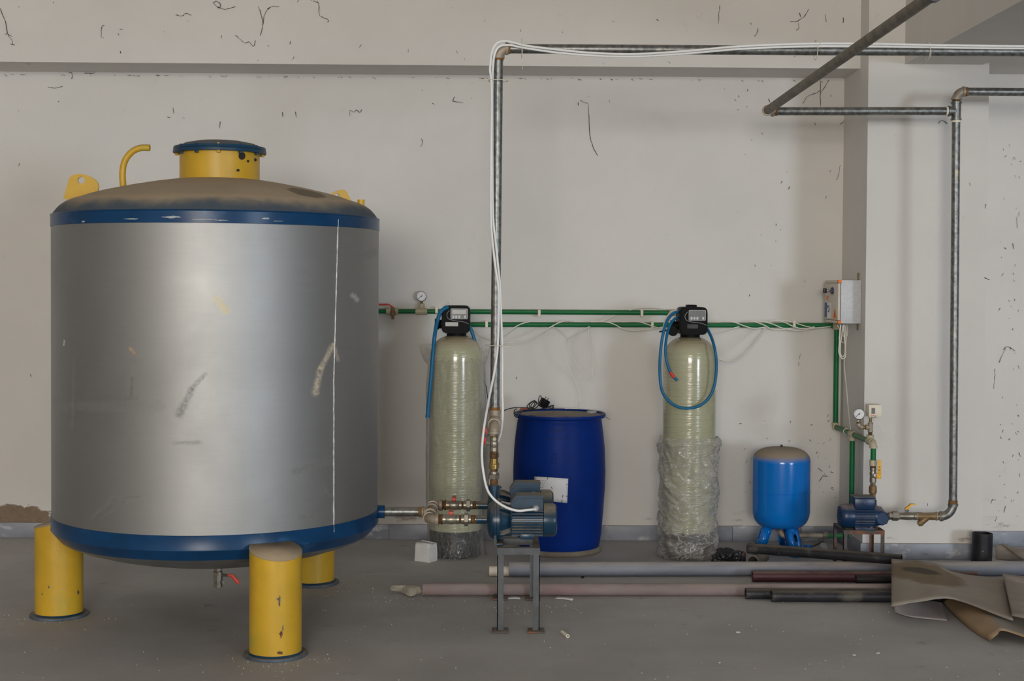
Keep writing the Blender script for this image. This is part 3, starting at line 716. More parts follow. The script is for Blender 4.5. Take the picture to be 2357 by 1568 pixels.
for x, sx in ((X0, 1), (X1, -1)):
    bm = B(); bx(bm, min(x - sx * .0008, x + sx * .004), max(x - sx * .0008, x + sx * .004), fy0 + .005, fy1 - .005, ZS - .034, ZS - .0006); bx(bm, min(x, x + sx * .03), max(x, x + sx * .03), fy0 + .005, fy1 - .005, ZS - .005, ZS - .0006); obj('side_rail', bm, M['angle'], st)

# ------------------------------------------------------------------ discharge line of the two pumps and tall pipe
YP = DM
sup = thing('discharge_pipework', (XV, YP, ZT), 'grey galvanised pipe rising from the pump pair and turning right under the beam', 'pipe')
k = K(D1)
def py2z(py): return P(1137, py, D1).z
zz = ZT
for D in (D1, D2):
    p = V((XV - .002, D, ZT))
    def l(a): return a / k
    p = chain(sup, p, (0, 0, 1), [('nipple', l(14), .0195, 16, M['hemp']), ('union_nut', l(10), .029, 6, M['nickel']), ('union_collar', l(8), .022, 8, M['nickel']), ('thread', l(6), .0195, 16, M['hemp'])])
    cv = obj('check_valve', lathe(B(), [(0, 0), (.026, 0), (.026, l(6)), (.026, l(10)), (.021, l(11)), (.0215, l(23)), (0, l(23))], p, n=20), M['brass'], sup, 'brass check valve'); 
    obj('hexagon', cyl(B(), p + V((0, 0, l(1))), p + V((0, 0, l(8))), .0275, 6), M['nickel'], cv)
    p = p + V((0, 0, l(23)))
    p = chain(sup, p, (0, 0, 1), [('rusty_nipple', l(10), .0195, 16, M['hemp']), ('lock_ring', l(7), .0205, 8, M['hemp'])])
    vb = obj('ball_valve', lathe(B(), [(0, 0), (.0215, 0), (.0215, l(8)), (.019, l(9)), (.021, l(12)), (.0225, l(17)), (.021, l(22)), (.019, l(24)), (.0215, l(25)), (.0215, l(31)), (0, l(31))], p, n=16), M['nickel'], sup)
    q = p + V((-.02, 0, l(17))); bm = B(); cyl(bm, q, q + V((-.020, 0, 0)), .008, 8); cyl(bm, q + V((-.008, 0, 0)), q + V((-.018, 0, 0)), .013, 6); obj('stem', bm, M['chrome'], vb)
    bm = B(); bx(bm, q.x - .026, q.x - .020, q.y - .011, q.y + .011, q.z - .005, q.z + .03, .002); bx(bm, q.x - .046, q.x - .024, q.y - .010, q.y + .010, q.z + .006, q.z + .034, .004); obj('lever', bm, M['redlever'], vb, 'orange red lever')
    p = p + V((0, 0, l(31)))
    p = chain(sup, p, (0, 0, 1), [('ring', l(4), .0205, 16, M['brass']), ('collar_nut', l(5), .0255, 6, M['nickel'])])
    ze = p.z + l(20); s = 1 if D < DM else -1
    elbow(sup, (XV - .002, D, ze), (0, 0, -1), (0, s, 0), .040, .0265, M['malle'])
    bm = B(); tube(bm, [(XV - .002, D + s * .03, ze), (XV - .002, YP - s * .02, ze)], .0245, 20); obj('nipple', bm, M['malle'], sup)
zt_ = ze
bm = B(); tube(bm, [(XV, YP, zt_ - .012), (XV, YP, zt_ + .05)], .0275, 20); tube(bm, [(XV, YP - .075, zt_), (XV, YP + .075, zt_)], .0285, 20); lathe(bm, [(.02, .04), (.032, .041), (.032, .055), (.02, .056)], (XV, YP, zt_), n=20)
obj('tee', bm, M['malle'], sup)
pu = P(1150, 112, YP); pd = V((XV, YP, zt_ + .05))
PXU = P(1147, 130, YP).x
bm = B(); cyl(bm, pd + V((0, 0, .005)), pd + V((0, 0, .02)), .0275, 20); obj('rust_ring', bm, M['rust'], sup)
bm = B(); tube(bm, [pd, V((PXU, YP, pu.z - .03))], .0245, 24); obj('riser', bm, M['galv'], sup)
elbow(sup, (PXU, YP, pu.z), (0, 0, -1), (1, 0, 0), .048, .0275, M['malle'])
for c, d in (((PXU, YP, pu.z - .062), (0, 0, 1)), ((PXU + .062, YP, pu.z), (-1, 0, 0))): obj('thread_ring', lathe(B(), [(.02, 0), (.0275, .001), (.0275, .013), (.02, .014)], c, d, 20), M['rust'], sup)
pr = P(2480, 120, YP)
bm = B(); tube(bm, [V((PXU + .04, YP, pu.z)), V((pr.x, YP, pr.z))], .0245, 24); obj('run', bm, M['galv'], sup, 'long horizontal run')
# cables along that pipe
def wire(name, pts, r, m, label, cat='cable', k=6, group=None, n=8):
    o = obj(name, tube(B(), catmull(pts, k), r, n), m, None, at=pts[0]); return tag(o, label, cat, group)
yf = YP - .055
yg = YP - .040
gA = V((XV + .208, D1 - .056 - .038, ZA + .068))
cA = [P(2440, 107, yf)] + [P(x, y, yf) for x, y in ((2300, 106), (2150, 104), (2000, 101), (1850, 101), (1700, 107), (1600, 116), (1500, 123), (1430, 124.5), (1350, 121), (1270, 113), (1210, 105), (1178, 97), (1158, 94.5), (1142, 101), (1132, 122), (1128, 160), (1131, 185), (1132, 240), (1131, 320), (1130, 400), (1130, 500), (1134, 560), (1141, 620), (1147, 660))] + [P(1148, 700, yf), P(1146, 790, yf), P(1139, 850, yf), P(1127, 910, 7.28), P(1117, 965, 7.15), P(1111, 1010, 7.095), P(1109, 1050, 7.08), P(1113, 1090, 7.08), P(1122, 1128, 7.05), P(1140, 1152, 7.04), P(1165, 1168, 7.04), P(1192, 1176, 7.045), P(1216, 1174, 7.06), gA]
wire('power_cable', cA, .0062, M['wirew'], 'thick white cable along the high pipe ending in the front teal pump')
gB = gA + V((0, D2 - D1, 0))
cB = [P(2440, 111, yg)] + [P(x, y, yg) for x, y in ((2300, 111), (2150, 109), (2000, 107), (1850, 107), (1700, 113), (1600, 121.5), (1500, 128.5), (1430, 130), (1350, 127), (1270, 119.5), (1200, 109), (1175, 104), (1152, 106))] + [P(1140, 120, yg), P(1135, 150, yg), P(1133.5, 200, YP - .02), P(1133.5, 300, YP - .02)] + [P(x, y, YP - .034) for x, y in ((1133.5, 400), (1135, 500), (1141, 560), (1147, 620), (1151, 660), (1153, 720))] + [P(1156, 800, YP - .01), P(1156, 900, YP), P(1157, 950, YP - .0), P(1152, 1000, DM), P(1134, 1050, DM + .02), P(1129, 1100, DM), P(1131, 1128, DM), P(1144, 1150, DM - .03), P(1175, 1160, DM), P(1215, 1150, DM + .08), gB]
wire('power_cable', cB, .0062, M['wirew'], 'second white cable on the high pipe, passing behind to the rear teal pump')
for (pp, tail, lab) in (((1147, 187), (1083, 193), 'nylon tie round the riser just below the beam with a long tail to the left'), ((1201, 112), (1203, 160), 'nylon tie on the high pipe beside its corner, tail hanging straight down'),
                        ((1143, 795), (1197, 808), 'nylon tie round the riser at green pipe level with tail to the right'), ((1876, 118), (1895, 92), 'nylon tie on the high pipe left of the diagonal pipe, tail pointing up'), ((2133, 118), (2142, 131), 'nylon tie on the high pipe right of the diagonal pipe')):
    bm = B(); c = P(*pp, YP); vert = pp[0] < 1160 and pp[1] > 150
    c = V((PXU + (XV - PXU) * (0 if c.z > 2 else .7), YP, c.z)) if vert else V((c.x, YP, pu.z + (pr.z - pu.z) * (c.x - PXU) / (pr.x - PXU)))
    R = .050; c = c + V((0, -.014, 0))
    loop = [c + (V((R * math.cos(a), R * math.sin(a), 0)) if vert else V((0, R * math.cos(a), R * math.sin(a)))) for a in [2 * PI * i / 20 for i in range(20)]]
    tube(bm, loop, .0018, 5, closed=True)
    e = c + V((0, -R, 0)); tube(bm, catmull([e, (e + P(*tail, YP - R)) / 2 + V((0, -.01, .01)), P(*tail, YP - R)], 4), .0016, 5)
    tag(obj('cable_tie', bm, M['zip'], None, at=c), lab, 'cable tie')
# ------------------------------------------------------------------ filter vessels
DF = 9.02; FR = .5 * 123 / K(DF)
def zat(px, py, y): return P(px, py, y).z
fx1, fx2 = P(1050, 900, DF).x, P(1587, 900, DF).x
zap = zat(1587, 774, DF); zsh = zat(1587, 826, DF); zbs = zat(1587, 1222, DF - FR)
def make_vessel(x):
    t = thing('filter_vessel', (x, DF, 0), 'x', 'filter tank')
    h = zap - zsh
    prof = [(FR * .985, zbs - .02), (FR, zbs)] + [(FR, zsh - .02)] + [(FR * math.cos(a) ** .8, zsh + h * math.sin(a)) for a in [PI / 2 * i / 10 for i in range(1, 10)]] + [(.04, zap), (0, zap)]
    obj('vessel', lathe(B(), prof, (x, DF, 0), n=72), M['frp'], t, 'beige green fibreglass vessel', smooth=60)
    obj('base', lathe(B(), [(0, .001), (FR - .012, .001), (FR - .004, .012), (FR - .004, zbs - .012), (FR - .014, zbs + .004), (0, zbs + .004)], (x, DF, 0), n=64), M['basebl'], t, 'black plastic base')
    obj('neck', lathe(B(), [(0, zap - .01), (.062, zap - .01), (.062, zap + .012), (0, zap + .012)], (x, DF, 0), n=32), M['blackpl'], t, 'black neck')
    return t
def round_prism(bm, x0, x1, z0, z1, y, dep, r, bev):
    pts = []
    for (cx, cz, a) in ((x1 - r, z1 - r, 0), (x0 + r, z1 - r, 90), (x0 + r, z0 + r, 180), (x1 - r, z0 + r, 270)):
        for i in range(5):
            t = math.radians(a + 22.5 * i); pts.append(V((cx + r * math.cos(t), y, cz + r * math.sin(t))))
    return prism(bm, pts, (0, dep, 0), bev)
def make_head(t, x, knob, plate):
    k = K(DF - .11); zb = zap + .012; zt = zb + 64 / k; hw = 32.5 / k; yf_ = DF - .115
    hd = obj('control_valve', round_prism(B(), x - hw, x + hw, zb, zt, yf_, .20, .028, .008), M['blackpl'], t, 'black control head')
    px0, px1, pz0, pz1 = x - hw * .36, x + hw * .86, zt - .084, zt - .018
    obj('panel', round_prism(B(), px0, px1, pz0, pz1, yf_ - .003, .004, .006, .001), M['greybez'], hd, 'grey panel')
    obj('panel_face', round_prism(B(), px0 + .003, px1 - .003, pz0 + .003, pz1 - .003, yf_ - .004, .002, .005, 0), mat('dark grey panel face', A(96, 98, 98), .4, var=.03), hd)
    obj('screen', bx(B(), px0 + .010, px1 - .010, yf_ - .0052, yf_ - .004, pz1 - .034, pz1 - .009), M['screen'], hd, 'blank grey screen')
    for f in (.10, .27, .44, .78):
        bx_ = px0 + (px1 - px0) * f; obj('button', bx(B(), bx_, bx_ + .013, yf_ - .006, yf_ - .004, pz0 + .006, pz0 + .023, .001), M['button'], hd, 'light button')
    pts = [(x - hw * .45, zt - .03), (x - hw * .62, zt - .055), (x - hw * .5, zt - .082), (x, zt - .094), (x + hw * .55, zt - .10), (x + hw * .92, zt - .113)]
    obj('trim_line', tube(B(), catmull([V((a, yf_ - .0005, b)) for a, b in pts], 5), .0016, 6), M['greybez'], hd, 'curved grey line')
    if plate: obj('nameplate', bx(B(), x - hw * .72, x + hw * .18, yf_ - .002, yf_ + .001, zb + .045, zb + .070), M['screen'], hd, 'grey nameplate')
    else: obj('badge', bx(B(), x - hw * .45, x + hw * .3, yf_ - .002, yf_ + .001, zb + .040, zb + .066), M['black'], hd)
    if knob: obj('cap', round_prism(B(), x - .033, x + .027, zt - .004, zt + .014, DF - .06, .09, .006, .003), M['blackpl'], hd)
    # bypass fittings on the back left
    bm = B(); p = V((x - hw, DF - .02, zb + .055)); cyl(bm, p + V((.01, 0, 0)), p + V((-.03, 0, 0)), .028, 16); cyl(bm, p + V((-.02, -.0, .0)), p + V((-.045, .0, 0)), .034, 16)
    if knob:
        cyl(bm, p + V((-.035, -.02, -.035)), p + V((-.035, -.06, -.035)), .030, 14); tube(bm, [p + V((-.03, -.03, -.02)), p + V((-.12, -.03, -.04))], [.008, .004], 8)
    obj('bypass_port', bm, M['blackpl'], t, 'black bypass port')
    return hd, zb, zt, hw, yf_
f1 = make_vessel(fx1); tag(f1, 'filter vessel wholly wrapped in clear film, beside the silver tank', 'filter tank')
f2 = copy_thing(f1, (fx2 - fx1, 0, 0), 'filter vessel bare above and wrapped in film below, beside the small blue tank')
h1 = make_head(f1, P(1050, 740, DF).x, False, True); h2 = make_head(f2, P(1591, 740, DF).x, True, False)
def film(x, z0, z1, amp, r0, seed, flare, creased, n=96, m=110):
    bm = B(); pts = []
    for i in range(m):
        z = z0 + (z1 - z0) * i / (m - 1); row = []
        for j in range(n):
            a = 2 * PI * j / n; ca, sa = math.cos(a), math.sin(a)
            if creased: q = V((ca * 1.3 + seed, sa * 1.3, z * 9 + 2.2 * noise.noise(V((ca, sa, z * 2 + seed)))))
            else: q = V((ca * 4 + seed, sa * 4, z * 1.6))
            dr = amp * abs(noise.fractal(q, 1.0, 2.0, 4)) * 1.6 + flare(a, z)
            row.append(V((x + (r0 + dr) * ca, DF + (r0 + dr) * sa, z)))
        pts.append(row)
    vs = [[bm.verts.new(p) for p in row] for row in pts]
    for i in range(m - 1):
        for j in range(n): bm.faces.new((vs[i][j], vs[i][(j + 1) % n], vs[i + 1][(j + 1) % n], vs[i + 1][j]))
    return bm
def ear(a, c, w): 
    d = abs((a - c + PI) % (2 * PI) - PI); return max(0, 1 - d / w)
ztop1 = zat(1050, 792, DF)
def fl1(a, z):
    t = (z - (ztop1 - .13)) / .13
    up = max(0, t)
    s = -.055 * up ** 1.5 if up > 0 else 0
    s += up ** .8 * .115 * ear(a, PI, .5) + up * .10 * ear(a, 0, .42)
    if z < .12: s += (.12 - z) * .14
    s += .012 * max(0, math.sin((z - .1) * 2.6)) * (1 + math.cos(a * 2)) * .5
    return s
obj('plastic_wrap', film(fx1, .004, ztop1, .008, FR + .004, 3.1, fl1, False), M['film'], f1, 'clear wrinkled plastic film', smooth=60)
ztop2 = zat(1587, 1004, DF)
def fl2(a, z):
    s = .006
    if z > ztop2 - .07: s += .012 * math.sin((z - ztop2 + .07) / .07 * PI)
    if z < .10: s += (.10 - z) * .12
    return s + .006 * math.sin(a * 3 + z * 20)
obj('plastic_wrap', film(fx2, .004, ztop2, .022, FR + .002, 8.7, fl2, True, 110, 130), M['film2'], f2, 'milky crumpled plastic film', smooth=60)

# blue drain hoses
yh = DF - FR - .035
ho = [(1030, 707), (1016, 716), (1007, 738), (1001, 770), (997, 810), (993, 860), (988, 915), (984, 960)]
pts = [P(x, y, DF - .13 if y < 712 else (DF - .16 if y < 760 else yh - .02)) for x, y in ho]
hs = obj('drain_hose', tube(B(), catmull(pts, 6), .0122, 12), M['hose'], None, at=pts[0]); tag(hs, 'blue hose hanging straight down beside the film wrapped filter head', 'hose')
bm = B(); e = pts[-1]; tube(bm, [e + V((.0005, 0, .012)), e + V((0, 0, -.004))], .0135, 12); obj('hose_end', bm, M['hose'], hs)
pts = [P(x, y, DF - .02) for x, y in ((1082, 752), (1086, 764), (1091, 779), (1094, 800))]
tag(obj('drain_hose', tube(B(), catmull(pts, 6), .0105, 12), M['hose'], None, at=pts[0]), 'short end of blue hose right of the left filter head', 'hose')
yv = DF - .115
lo = [(1563, 717, yv + .05), (1549, 722, yv), (1535, 740, yv - .06), (1525, 775, yh), (1519.5, 820, yh), (1519, 865, yh), (1524, 900, yh), (1539, 923, yh), (1561, 937, yh), (1587, 940, yh), (1612, 933, yh), (1633, 914, yh), (1645, 884, yh), (1649, 845, yh), (1646, 808, yh), (1638, 778, yv - .02), (1627, 755, yv + .07)]
pts = [P(*q) for q in lo]
tag(obj('drain_hose', tube(B(), catmull(pts, 7), .0092, 12), M['hose'], None, at=pts[0]), 'long blue hose hanging in a wide loop before the right filter vessel', 'hose')
lo = [(1561, 730, yv + .05), (1549, 738, yv - .01), (1538, 760, yv - .06), (1532, 795, yh - .01), (1533, 825, yh - .01), (1540, 850, yh - .012), (1549, 866, yh - .012), (1559, 876, yh - .012)]
pts = [P(*q) for q in lo]; cp = catmull(pts, 8)
hs = obj('drain_hose', tube(B(), cp, .0085, 12), M['hose'], None, at=pts[0]); tag(hs, 'shorter blue hose with red taped end before the right filter vessel', 'hose')
obj('tape_band', tube(B(), cp[-14:-6], .0096, 12), M['red'], hs, 'red tape')
# pale tube and wires round the filter heads
wire('sensor_tube', [P(x, y, DF + .02) for x, y in ((1022, 712), (1026, 698), (1031, 690), (1036, 698), (1038, 712))], .005, M['wire'], 'pale tube bent over the left filter head', 'tube')
wire('sensor_tube', [P(x, y, DF + .03) for x, y in ((1562, 713), (1545, 718), (1532, 735), (1527, 755), (1525, 770))], .0048, M['wire'], 'pale tube left of the right filter head', 'tube')

# ------------------------------------------------------------------ blue barrel
DB = 9.19; bxc = P(1287.5, 1050, DB).x; kb = K(DB)
zr = P(1287, 950, DB).z
bar = thing('plastic_barrel', (bxc, DB, 0), 'tall blue plastic drum with dusty top and torn white label behind the pumps', 'barrel')
def hw(px): return px / kb
def zz_(py): return max(0.0, zr + .016 - (py - 952) / (1277 - 952) * (zr + .016))
pf = [(0, .004), (hw(84), .004), (hw(88), .0), (hw(93), .012), (hw(92), .03), (hw(94), .05), (hw(98), .12), (hw(102), .25), (hw(106), .42), (hw(106.5), .52), (hw(104.5), .66), (hw(101), .76), (hw(98), .82), (hw(97), .838), (hw(96), .845), (hw(96), .853)]
sc_ = zr / .885; pf = [(r, z * sc_) for r, z in pf]
body = obj('body', lathe(B(), pf + [(hw(95), zr - .012), (0, zr - .014)], (bxc, DB, 0), n=96), M['barrel'], bar, 'blue barrel body', smooth=50)
rm = obj('rim', lathe(B(), [(hw(95), zr - .030), (hw(103), zr - .028), (hw(106), zr - .018), (hw(106), zr - .004), (hw(103), zr + .002), (hw(99), zr), (hw(97), zr - .010), (hw(95), zr - .012)], (bxc, DB, 0), n=96), M['barrel'], bar, 'blue carrying rim')
obj('top', lathe(B(), [(hw(97), zr - .0115), (hw(80), zr - .008), (0, zr - .006)], (bxc, DB, 0), n=64), M['barreltop'], bar, 'dusty barrel top')
for px, py, m, lab in ((1208, 944, M['redlever'], 'orange red bung'), (1362, 950, M['greybez'], 'grey bung')):
    p = G(px, py, zr - .008); obj('bung', lathe(B(), [(0, 0), (.034, 0), (.034, .008), (.028, .012), (.012, .012), (.010, .006), (0, .006)], p, n=24), m, bar, lab)
obj('bottom_rim', lathe(B(), [(hw(90), .0005), (hw(96), .0005), (hw(98), .012), (hw(96), .03), (hw(93), .036)], (bxc, DB, 0), n=80), M['barreltop'], bar, 'dusty bottom rim')
tb = bvh(body)
def decal(tree, poly, off=.0015):
    bm = B(); vs = [hit(tree, x, y, off) for x, y in poly]
    return bm, vs
# label: grid on the drum
def quad_decal(tree, c, nu, nv, off):
    (ax, ay), (bx2, by2), (cx, cy), (dx, dy) = c; bm = B(); g = []
    for i in range(nu + 1):
        u = i / nu; row = []
        for j in range(nv + 1):
            v = j / nv
            x = (ax * (1 - u) + bx2 * u) * (1 - v) + (dx * (1 - u) + cx * u) * v; y = (ay * (1 - u) + by2 * u) * (1 - v) + (dy * (1 - u) + cy * u) * v
            row.append(hit(tree, x, y, off))
        g.append(row)
    return grid(bm, g, nu + 1, nv + 1)
lb = obj('label', quad_decal(tb, ((1230, 1097), (1308, 1102), (1305.5, 1158), (1228, 1152)), 10, 6, .0016), M['paper'], bar, 'torn white label with printed lines', norm=False)
thicken(lb, .0006)
bm = B()
def ink(tree, pts, r, bm, off=.0022):
    q = [hit(tree, x, y, off) for x, y in pts]
    if all(q): tube(bm, q, r, 5)
rnd = random.Random(3)
for i, (y, x1) in enumerate(((1106, 1258), (1111, 1256), (1115, 1252), (1118.5, 1251), (1122, 1249), (1125.5, 1268))):
    x = 1236
    while x < x1:
        L_ = rnd.uniform(2, 5); ink(tb, [(x, y + (x - 1236) * .06), (x + L_, y + (x + L_ - 1236) * .06)], .0011, bm); x += L_ + 1.2
for seg in ([(1261, 1099), (1260, 1104)], [(1269, 1121), (1271, 1126)], [(1296, 1139), (1295, 1146)], [(1294, 1150), (1292.5, 1157)], [(1302, 1142), (1307, 1143)], [(1303, 1115), (1307, 1115)]): ink(tb, seg, .0018, bm)
obj('label_print', bm, M['ink'], lb, 'small printed lines')
bm = B()   # two lines of faint handwriting, as on the drum
hand = [[(1301, 989), (1296, 987), (1293, 991), (1288, 991), (1284, 988), (1281, 992), (1275, 992), (1272, 988), (1270, 992), (1264, 993), (1259, 997)], [(1299, 985), (1301, 986)], [(1280, 984), (1281, 985)], [(1268, 986), (1269, 987)], [(1258, 993), (1259, 997), (1262, 998)],
        [(1308, 1001), (1307, 1009), (1302, 1012), (1298, 1009)], [(1294, 1007), (1290, 1011), (1285, 1010)], [(1282, 1008), (1278, 1012), (1272, 1013), (1268, 1010), (1265, 1013)], [(1256, 1014), (1263, 1008)]]
for h in hand: ink(tb, h, .0012, bm)
obj('handwriting', bm, M['ink'], bar, 'faint dark handwriting in two lines')
bm = B()
for seg in ([(1271, 1045), (1272, 1063)], [(1280, 1045), (1280, 1063)], [(1266, 1066), (1284, 1067)], [(1269, 1045), (1281, 1044)]): ink(tb, seg, .0012, bm)
obj('moulded_mark', bm, M['barrel'], bar)
# things on the barrel
ztp = zr - .006
def on(px, py, z=0): return G(px, py, ztp + z)
a = thing('power_adapter', on(1250, 941, .0), 'black plug power adapter tipped over on top of the blue drum', 'power adapter')
q = Matrix.Rotation(math.radians(28), 3, 'Y') @ Matrix.Rotation(math.radians(20), 3, 'Z')
ac = P(1252, 929, DB - .03)
obj('adapter_body', box(B(), ac, (.052, .05, .058), .006, q), M['blackpl'], a); bm = B()
for s in (-1, 1): cyl(bm, ac + q @ V((.02 * s * .5, 0, .028)), ac + q @ V((.02 * s * .5, 0, .045)), .0025, 6)
obj('plug_pins', bm, M['chrome'], a)
yd = DB - .06
tg = [(1156, 949, yd - .2), (1172, 943, yd - .2), (1192, 940, yd - .18), (1212, 941, yd - .05), (1226, 940, yd), (1232, 925, yd), (1222, 928, yd), (1213, 938, yd), (1222, 944, yd - .02), (1236, 930, yd), (1228, 926, yd), (1218, 935, yd), (1226, 944, yd - .02), (1238, 936, yd), (1240, 920, yd), (1243, 913, yd), (1246, 918, yd), (1243, 930, yd), (1232, 942, yd - .02), (1222, 938, yd - .01), (1230, 928, yd), (1244, 936, yd), (1256, 943, yd - .02), (1272, 942, yd), (1274, 940, yd), (1262, 938, yd), (1244, 944, yd - .02), (1218, 946, yd - .1), (1204, 947, yd - .15), (1196, 956, yd - .215), (1189, 961, yd - .222), (1184, 955, yd - .222), (1184, 947, yd - .21), (1190, 943, yd - .19)]
wire('adapter_cable', [P(x, y - 2, d) for x, y, d in tg], .0030, M['blackw'], 'tangled thin black cable lying on the blue drum', 'cable', 5, n=6)
wire('adapter_cable', [P(x, y, DB) for x, y in ((1254, 935), (1264, 938), (1275, 934), (1266, 933))], .0030, M['blackw'], 'short black lead under the adapter on the drum', 'cable')
bm = B(); e0, e1 = on(1300, 943), on(1331, 943); bx(bm, e0.x, e1.x, e0.y - .02, e0.y + .02, ztp + .001, ztp + .003); bx(bm, e0.x, e1.x, e0.y - .02, e0.y - .018, ztp + .001, ztp + .012)
tag(obj('cable_duct', bm, M['clip'], None, at=e0), 'short white plastic duct strip lying on the drum top', 'plastic strip')
bm = B(); e0, e1 = on(1262, 936), on(1296, 936); bx(bm, e0.x, e1.x, e0.y - .05, e0.y + .04, ztp + .001, ztp + .006)
tag(obj('cardboard_scrap', bm, M['card'], None, at=e0), 'small dusty cardboard scrap on the drum top behind the adapter', 'cardboard')
wire('wire_end', [P(x, y, DB) for x, y in ((1394, 961), (1400, 963), (1404, 966))], .0015, M['blackw'], 'thin stiff wire sticking out right of the drum rim', 'wire')
wire('black_lead', [P(x, y, 9.3) for x, y in ((1113, 877), (1119, 890), (1121, 905), (1123, 920), (1124, 945))], .003, M['blackw'], 'thin black lead hanging between the film wrapped filter and the riser', 'cable')

# ------------------------------------------------------------------ small blue pressure tank
DP = 9.13; kp = K(DP); ptx = P(1798, 1120, DP).x
pz = lambda py: P(1798, py, DP).z
pt = thing('pressure_tank', (ptx, DP, 0), 'small bright blue pressure tank with dusty top on three legs', 'pressure tank')
r = 66.3 / kp; zt1, zc1, zc0, zb_ = pz(1029), pz(1062), pz(1172), pz(1214)
prof = [(0, zb_)] + [(r * .55, zb_ + .004)] + [(r * (.55 + .45 * math.sin(t)), zc0 - (zc0 - zb_ - .004) * math.cos(t) ** .9) for t in [PI / 2 * i / 10 for i in range(1, 11)]]
prof += [(r, zc1)] + [(r * math.cos(t) ** .62, zc1 + (zt1 - zc1) * math.sin(t)) for t in [PI / 2 * i / 14 for i in range(1, 14)]] + [(0, zt1)]
def ptmat():
    s = NT('blue enamel with dust on top'); co = s.coord('Object'); sp = s.n('ShaderNodeSeparateXYZ'); s.t.links.new(co, sp.inputs[0])
    m = s.ramp(s.math('ADD', sp.outputs[2], s.math('MULTIPLY', s.math('SUBTRACT', s.noise(co, 6, 5), .5), .03)), zc1 + .005, zc1 + .05)
    c = s.mix(m, (.003, .17, .61), A(134, 122, 106)); s.set(s.b.inputs['Base Color'], c); s.set(s.b.inputs['Roughness'], s.math('ADD', .15, s.math('MULTIPLY', m, .7)))
    return s.m
ptb = obj('body', lathe(B(), prof, (ptx, DP, 0), n=80), ptmat(), pt, 'blue vessel dusty on top', smooth=60)
zm = pz(1130); obj('weld_seam', lathe(B(), [(r - .001, zm - .004), (r + .003, zm - .0025), (r + .003, zm + .0025), (r - .001, zm + .004)], (ptx, DP, 0), n=80), M['ptblue'], pt)
obj('valve_cap', lathe(B(), [(0, zt1 - .003), (.008, zt1 - .003), (.008, zt1 + .012), (.004, zt1 + .015), (0, zt1 + .015)], (ptx, DP, 0), n=12), M['black'], pt, 'black valve cap')
def slot_leg(ang, zt, lab=None):
    o = V((math.cos(ang), math.sin(ang), 0)); s = V((-o.y, o.x, 0)); w = .036
    a0 = V((ptx, DP, 0)) + o * (r * .62) + V((0, 0, zt)); a1 = V((ptx, DP, 0)) + o * (r * .96)
    bm = B(); N = 9
    # channel: a plate with two slots and two side flanges
    up = (a0 - a1); L = up.length; up = up / L
    def q(u, v): return a1 + s * u + up * (v * L)
    sl = []
    for (v0, v1) in ((.16, .36), (.5, .76)):
        h = [];
        for i in range(8): t = PI * i / 7; h.append((.013 * math.cos(t), v1 - .06 + .06 * math.sin(t)))
        for i in range(8): t = PI + PI * i / 7; h.append((.013 * math.cos(t), v0 + .06 + .06 * math.sin(t)))
        sl.append(h)
    edges = []; vs = []
    for loop in [[(-w, 0), (w, 0), (w, 1), (-w, 1)]] + sl:
        vv = [bm.verts.new(q(*p)) for p in loop]; vs += vv
        for i in range(len(vv)): edges.append(bm.edges.new((vv[i], vv[(i + 1) % len(vv)])))
    bmesh.ops.triangle_fill(bm, use_beauty=True, use_dissolve=False, edges=edges)
    inn = -o * .058
    for sgn in (-1, 1):
        f = [q(sgn * w, 0), q(sgn * w, 1), q(sgn * w, 1) + inn, q(sgn * w, 0) + inn]; bm.faces.new([bm.verts.new(p) for p in f])
    bmesh.ops.remove_doubles(bm, verts=bm.verts, dist=.0005)
    l = obj('leg', bm, M['ptblue'], pt, lab); thicken(l, .003)
for a in (math.radians(-58), math.radians(184), math.radians(64)): slot_leg(a, zb_ + .02)
obj('bottom_flange', lathe(B(), [(0, zb_ - .012), (.07, zb_ - .012), (.072, zb_ - .004), (.07, zb_ + .001), (0, zb_ + .001)], (ptx, DP, 0), n=32), M['chrome'], pt, 'steel bottom flange')
zl = P(1860, 1233, DP).z
pl = thing('tank_connection_pipe', (ptx, DP, zl), 'low pipe from under the small blue tank towards the pillar, grey then green', 'pipe')
bm = B(); cyl(bm, (ptx, DP, zb_ - .0125), (ptx, DP, zl + .028), .0175, 16); obj('nipple', bm, M['malle'], pl)
elbow(pl, (ptx, DP, zl), (0, 0, 1), (1, 0, 0), .03, .019, M['malle'])
xn = P(1894, 1233, DP).x; xg = P(1905, 1233, DP).x; xe = P(1953, 1236, DP).x
obj('steel_pipe', tube(B(), [(ptx + .03, DP, zl), (xn, DP, zl)], .0165, 16), M['galvold'], pl)
obj('union_nut', cyl(B(), (xn, DP, zl), (xg, DP, zl), .027, 6), M['nickel'], pl)
obj('green_pipe', tube(B(), [(xg, DP, zl), (xe, DP, zl)], .016, 16), M['green'], pl, 'green plastic pipe')
for l in ptb, : pass
ZL, XE = zl, xe
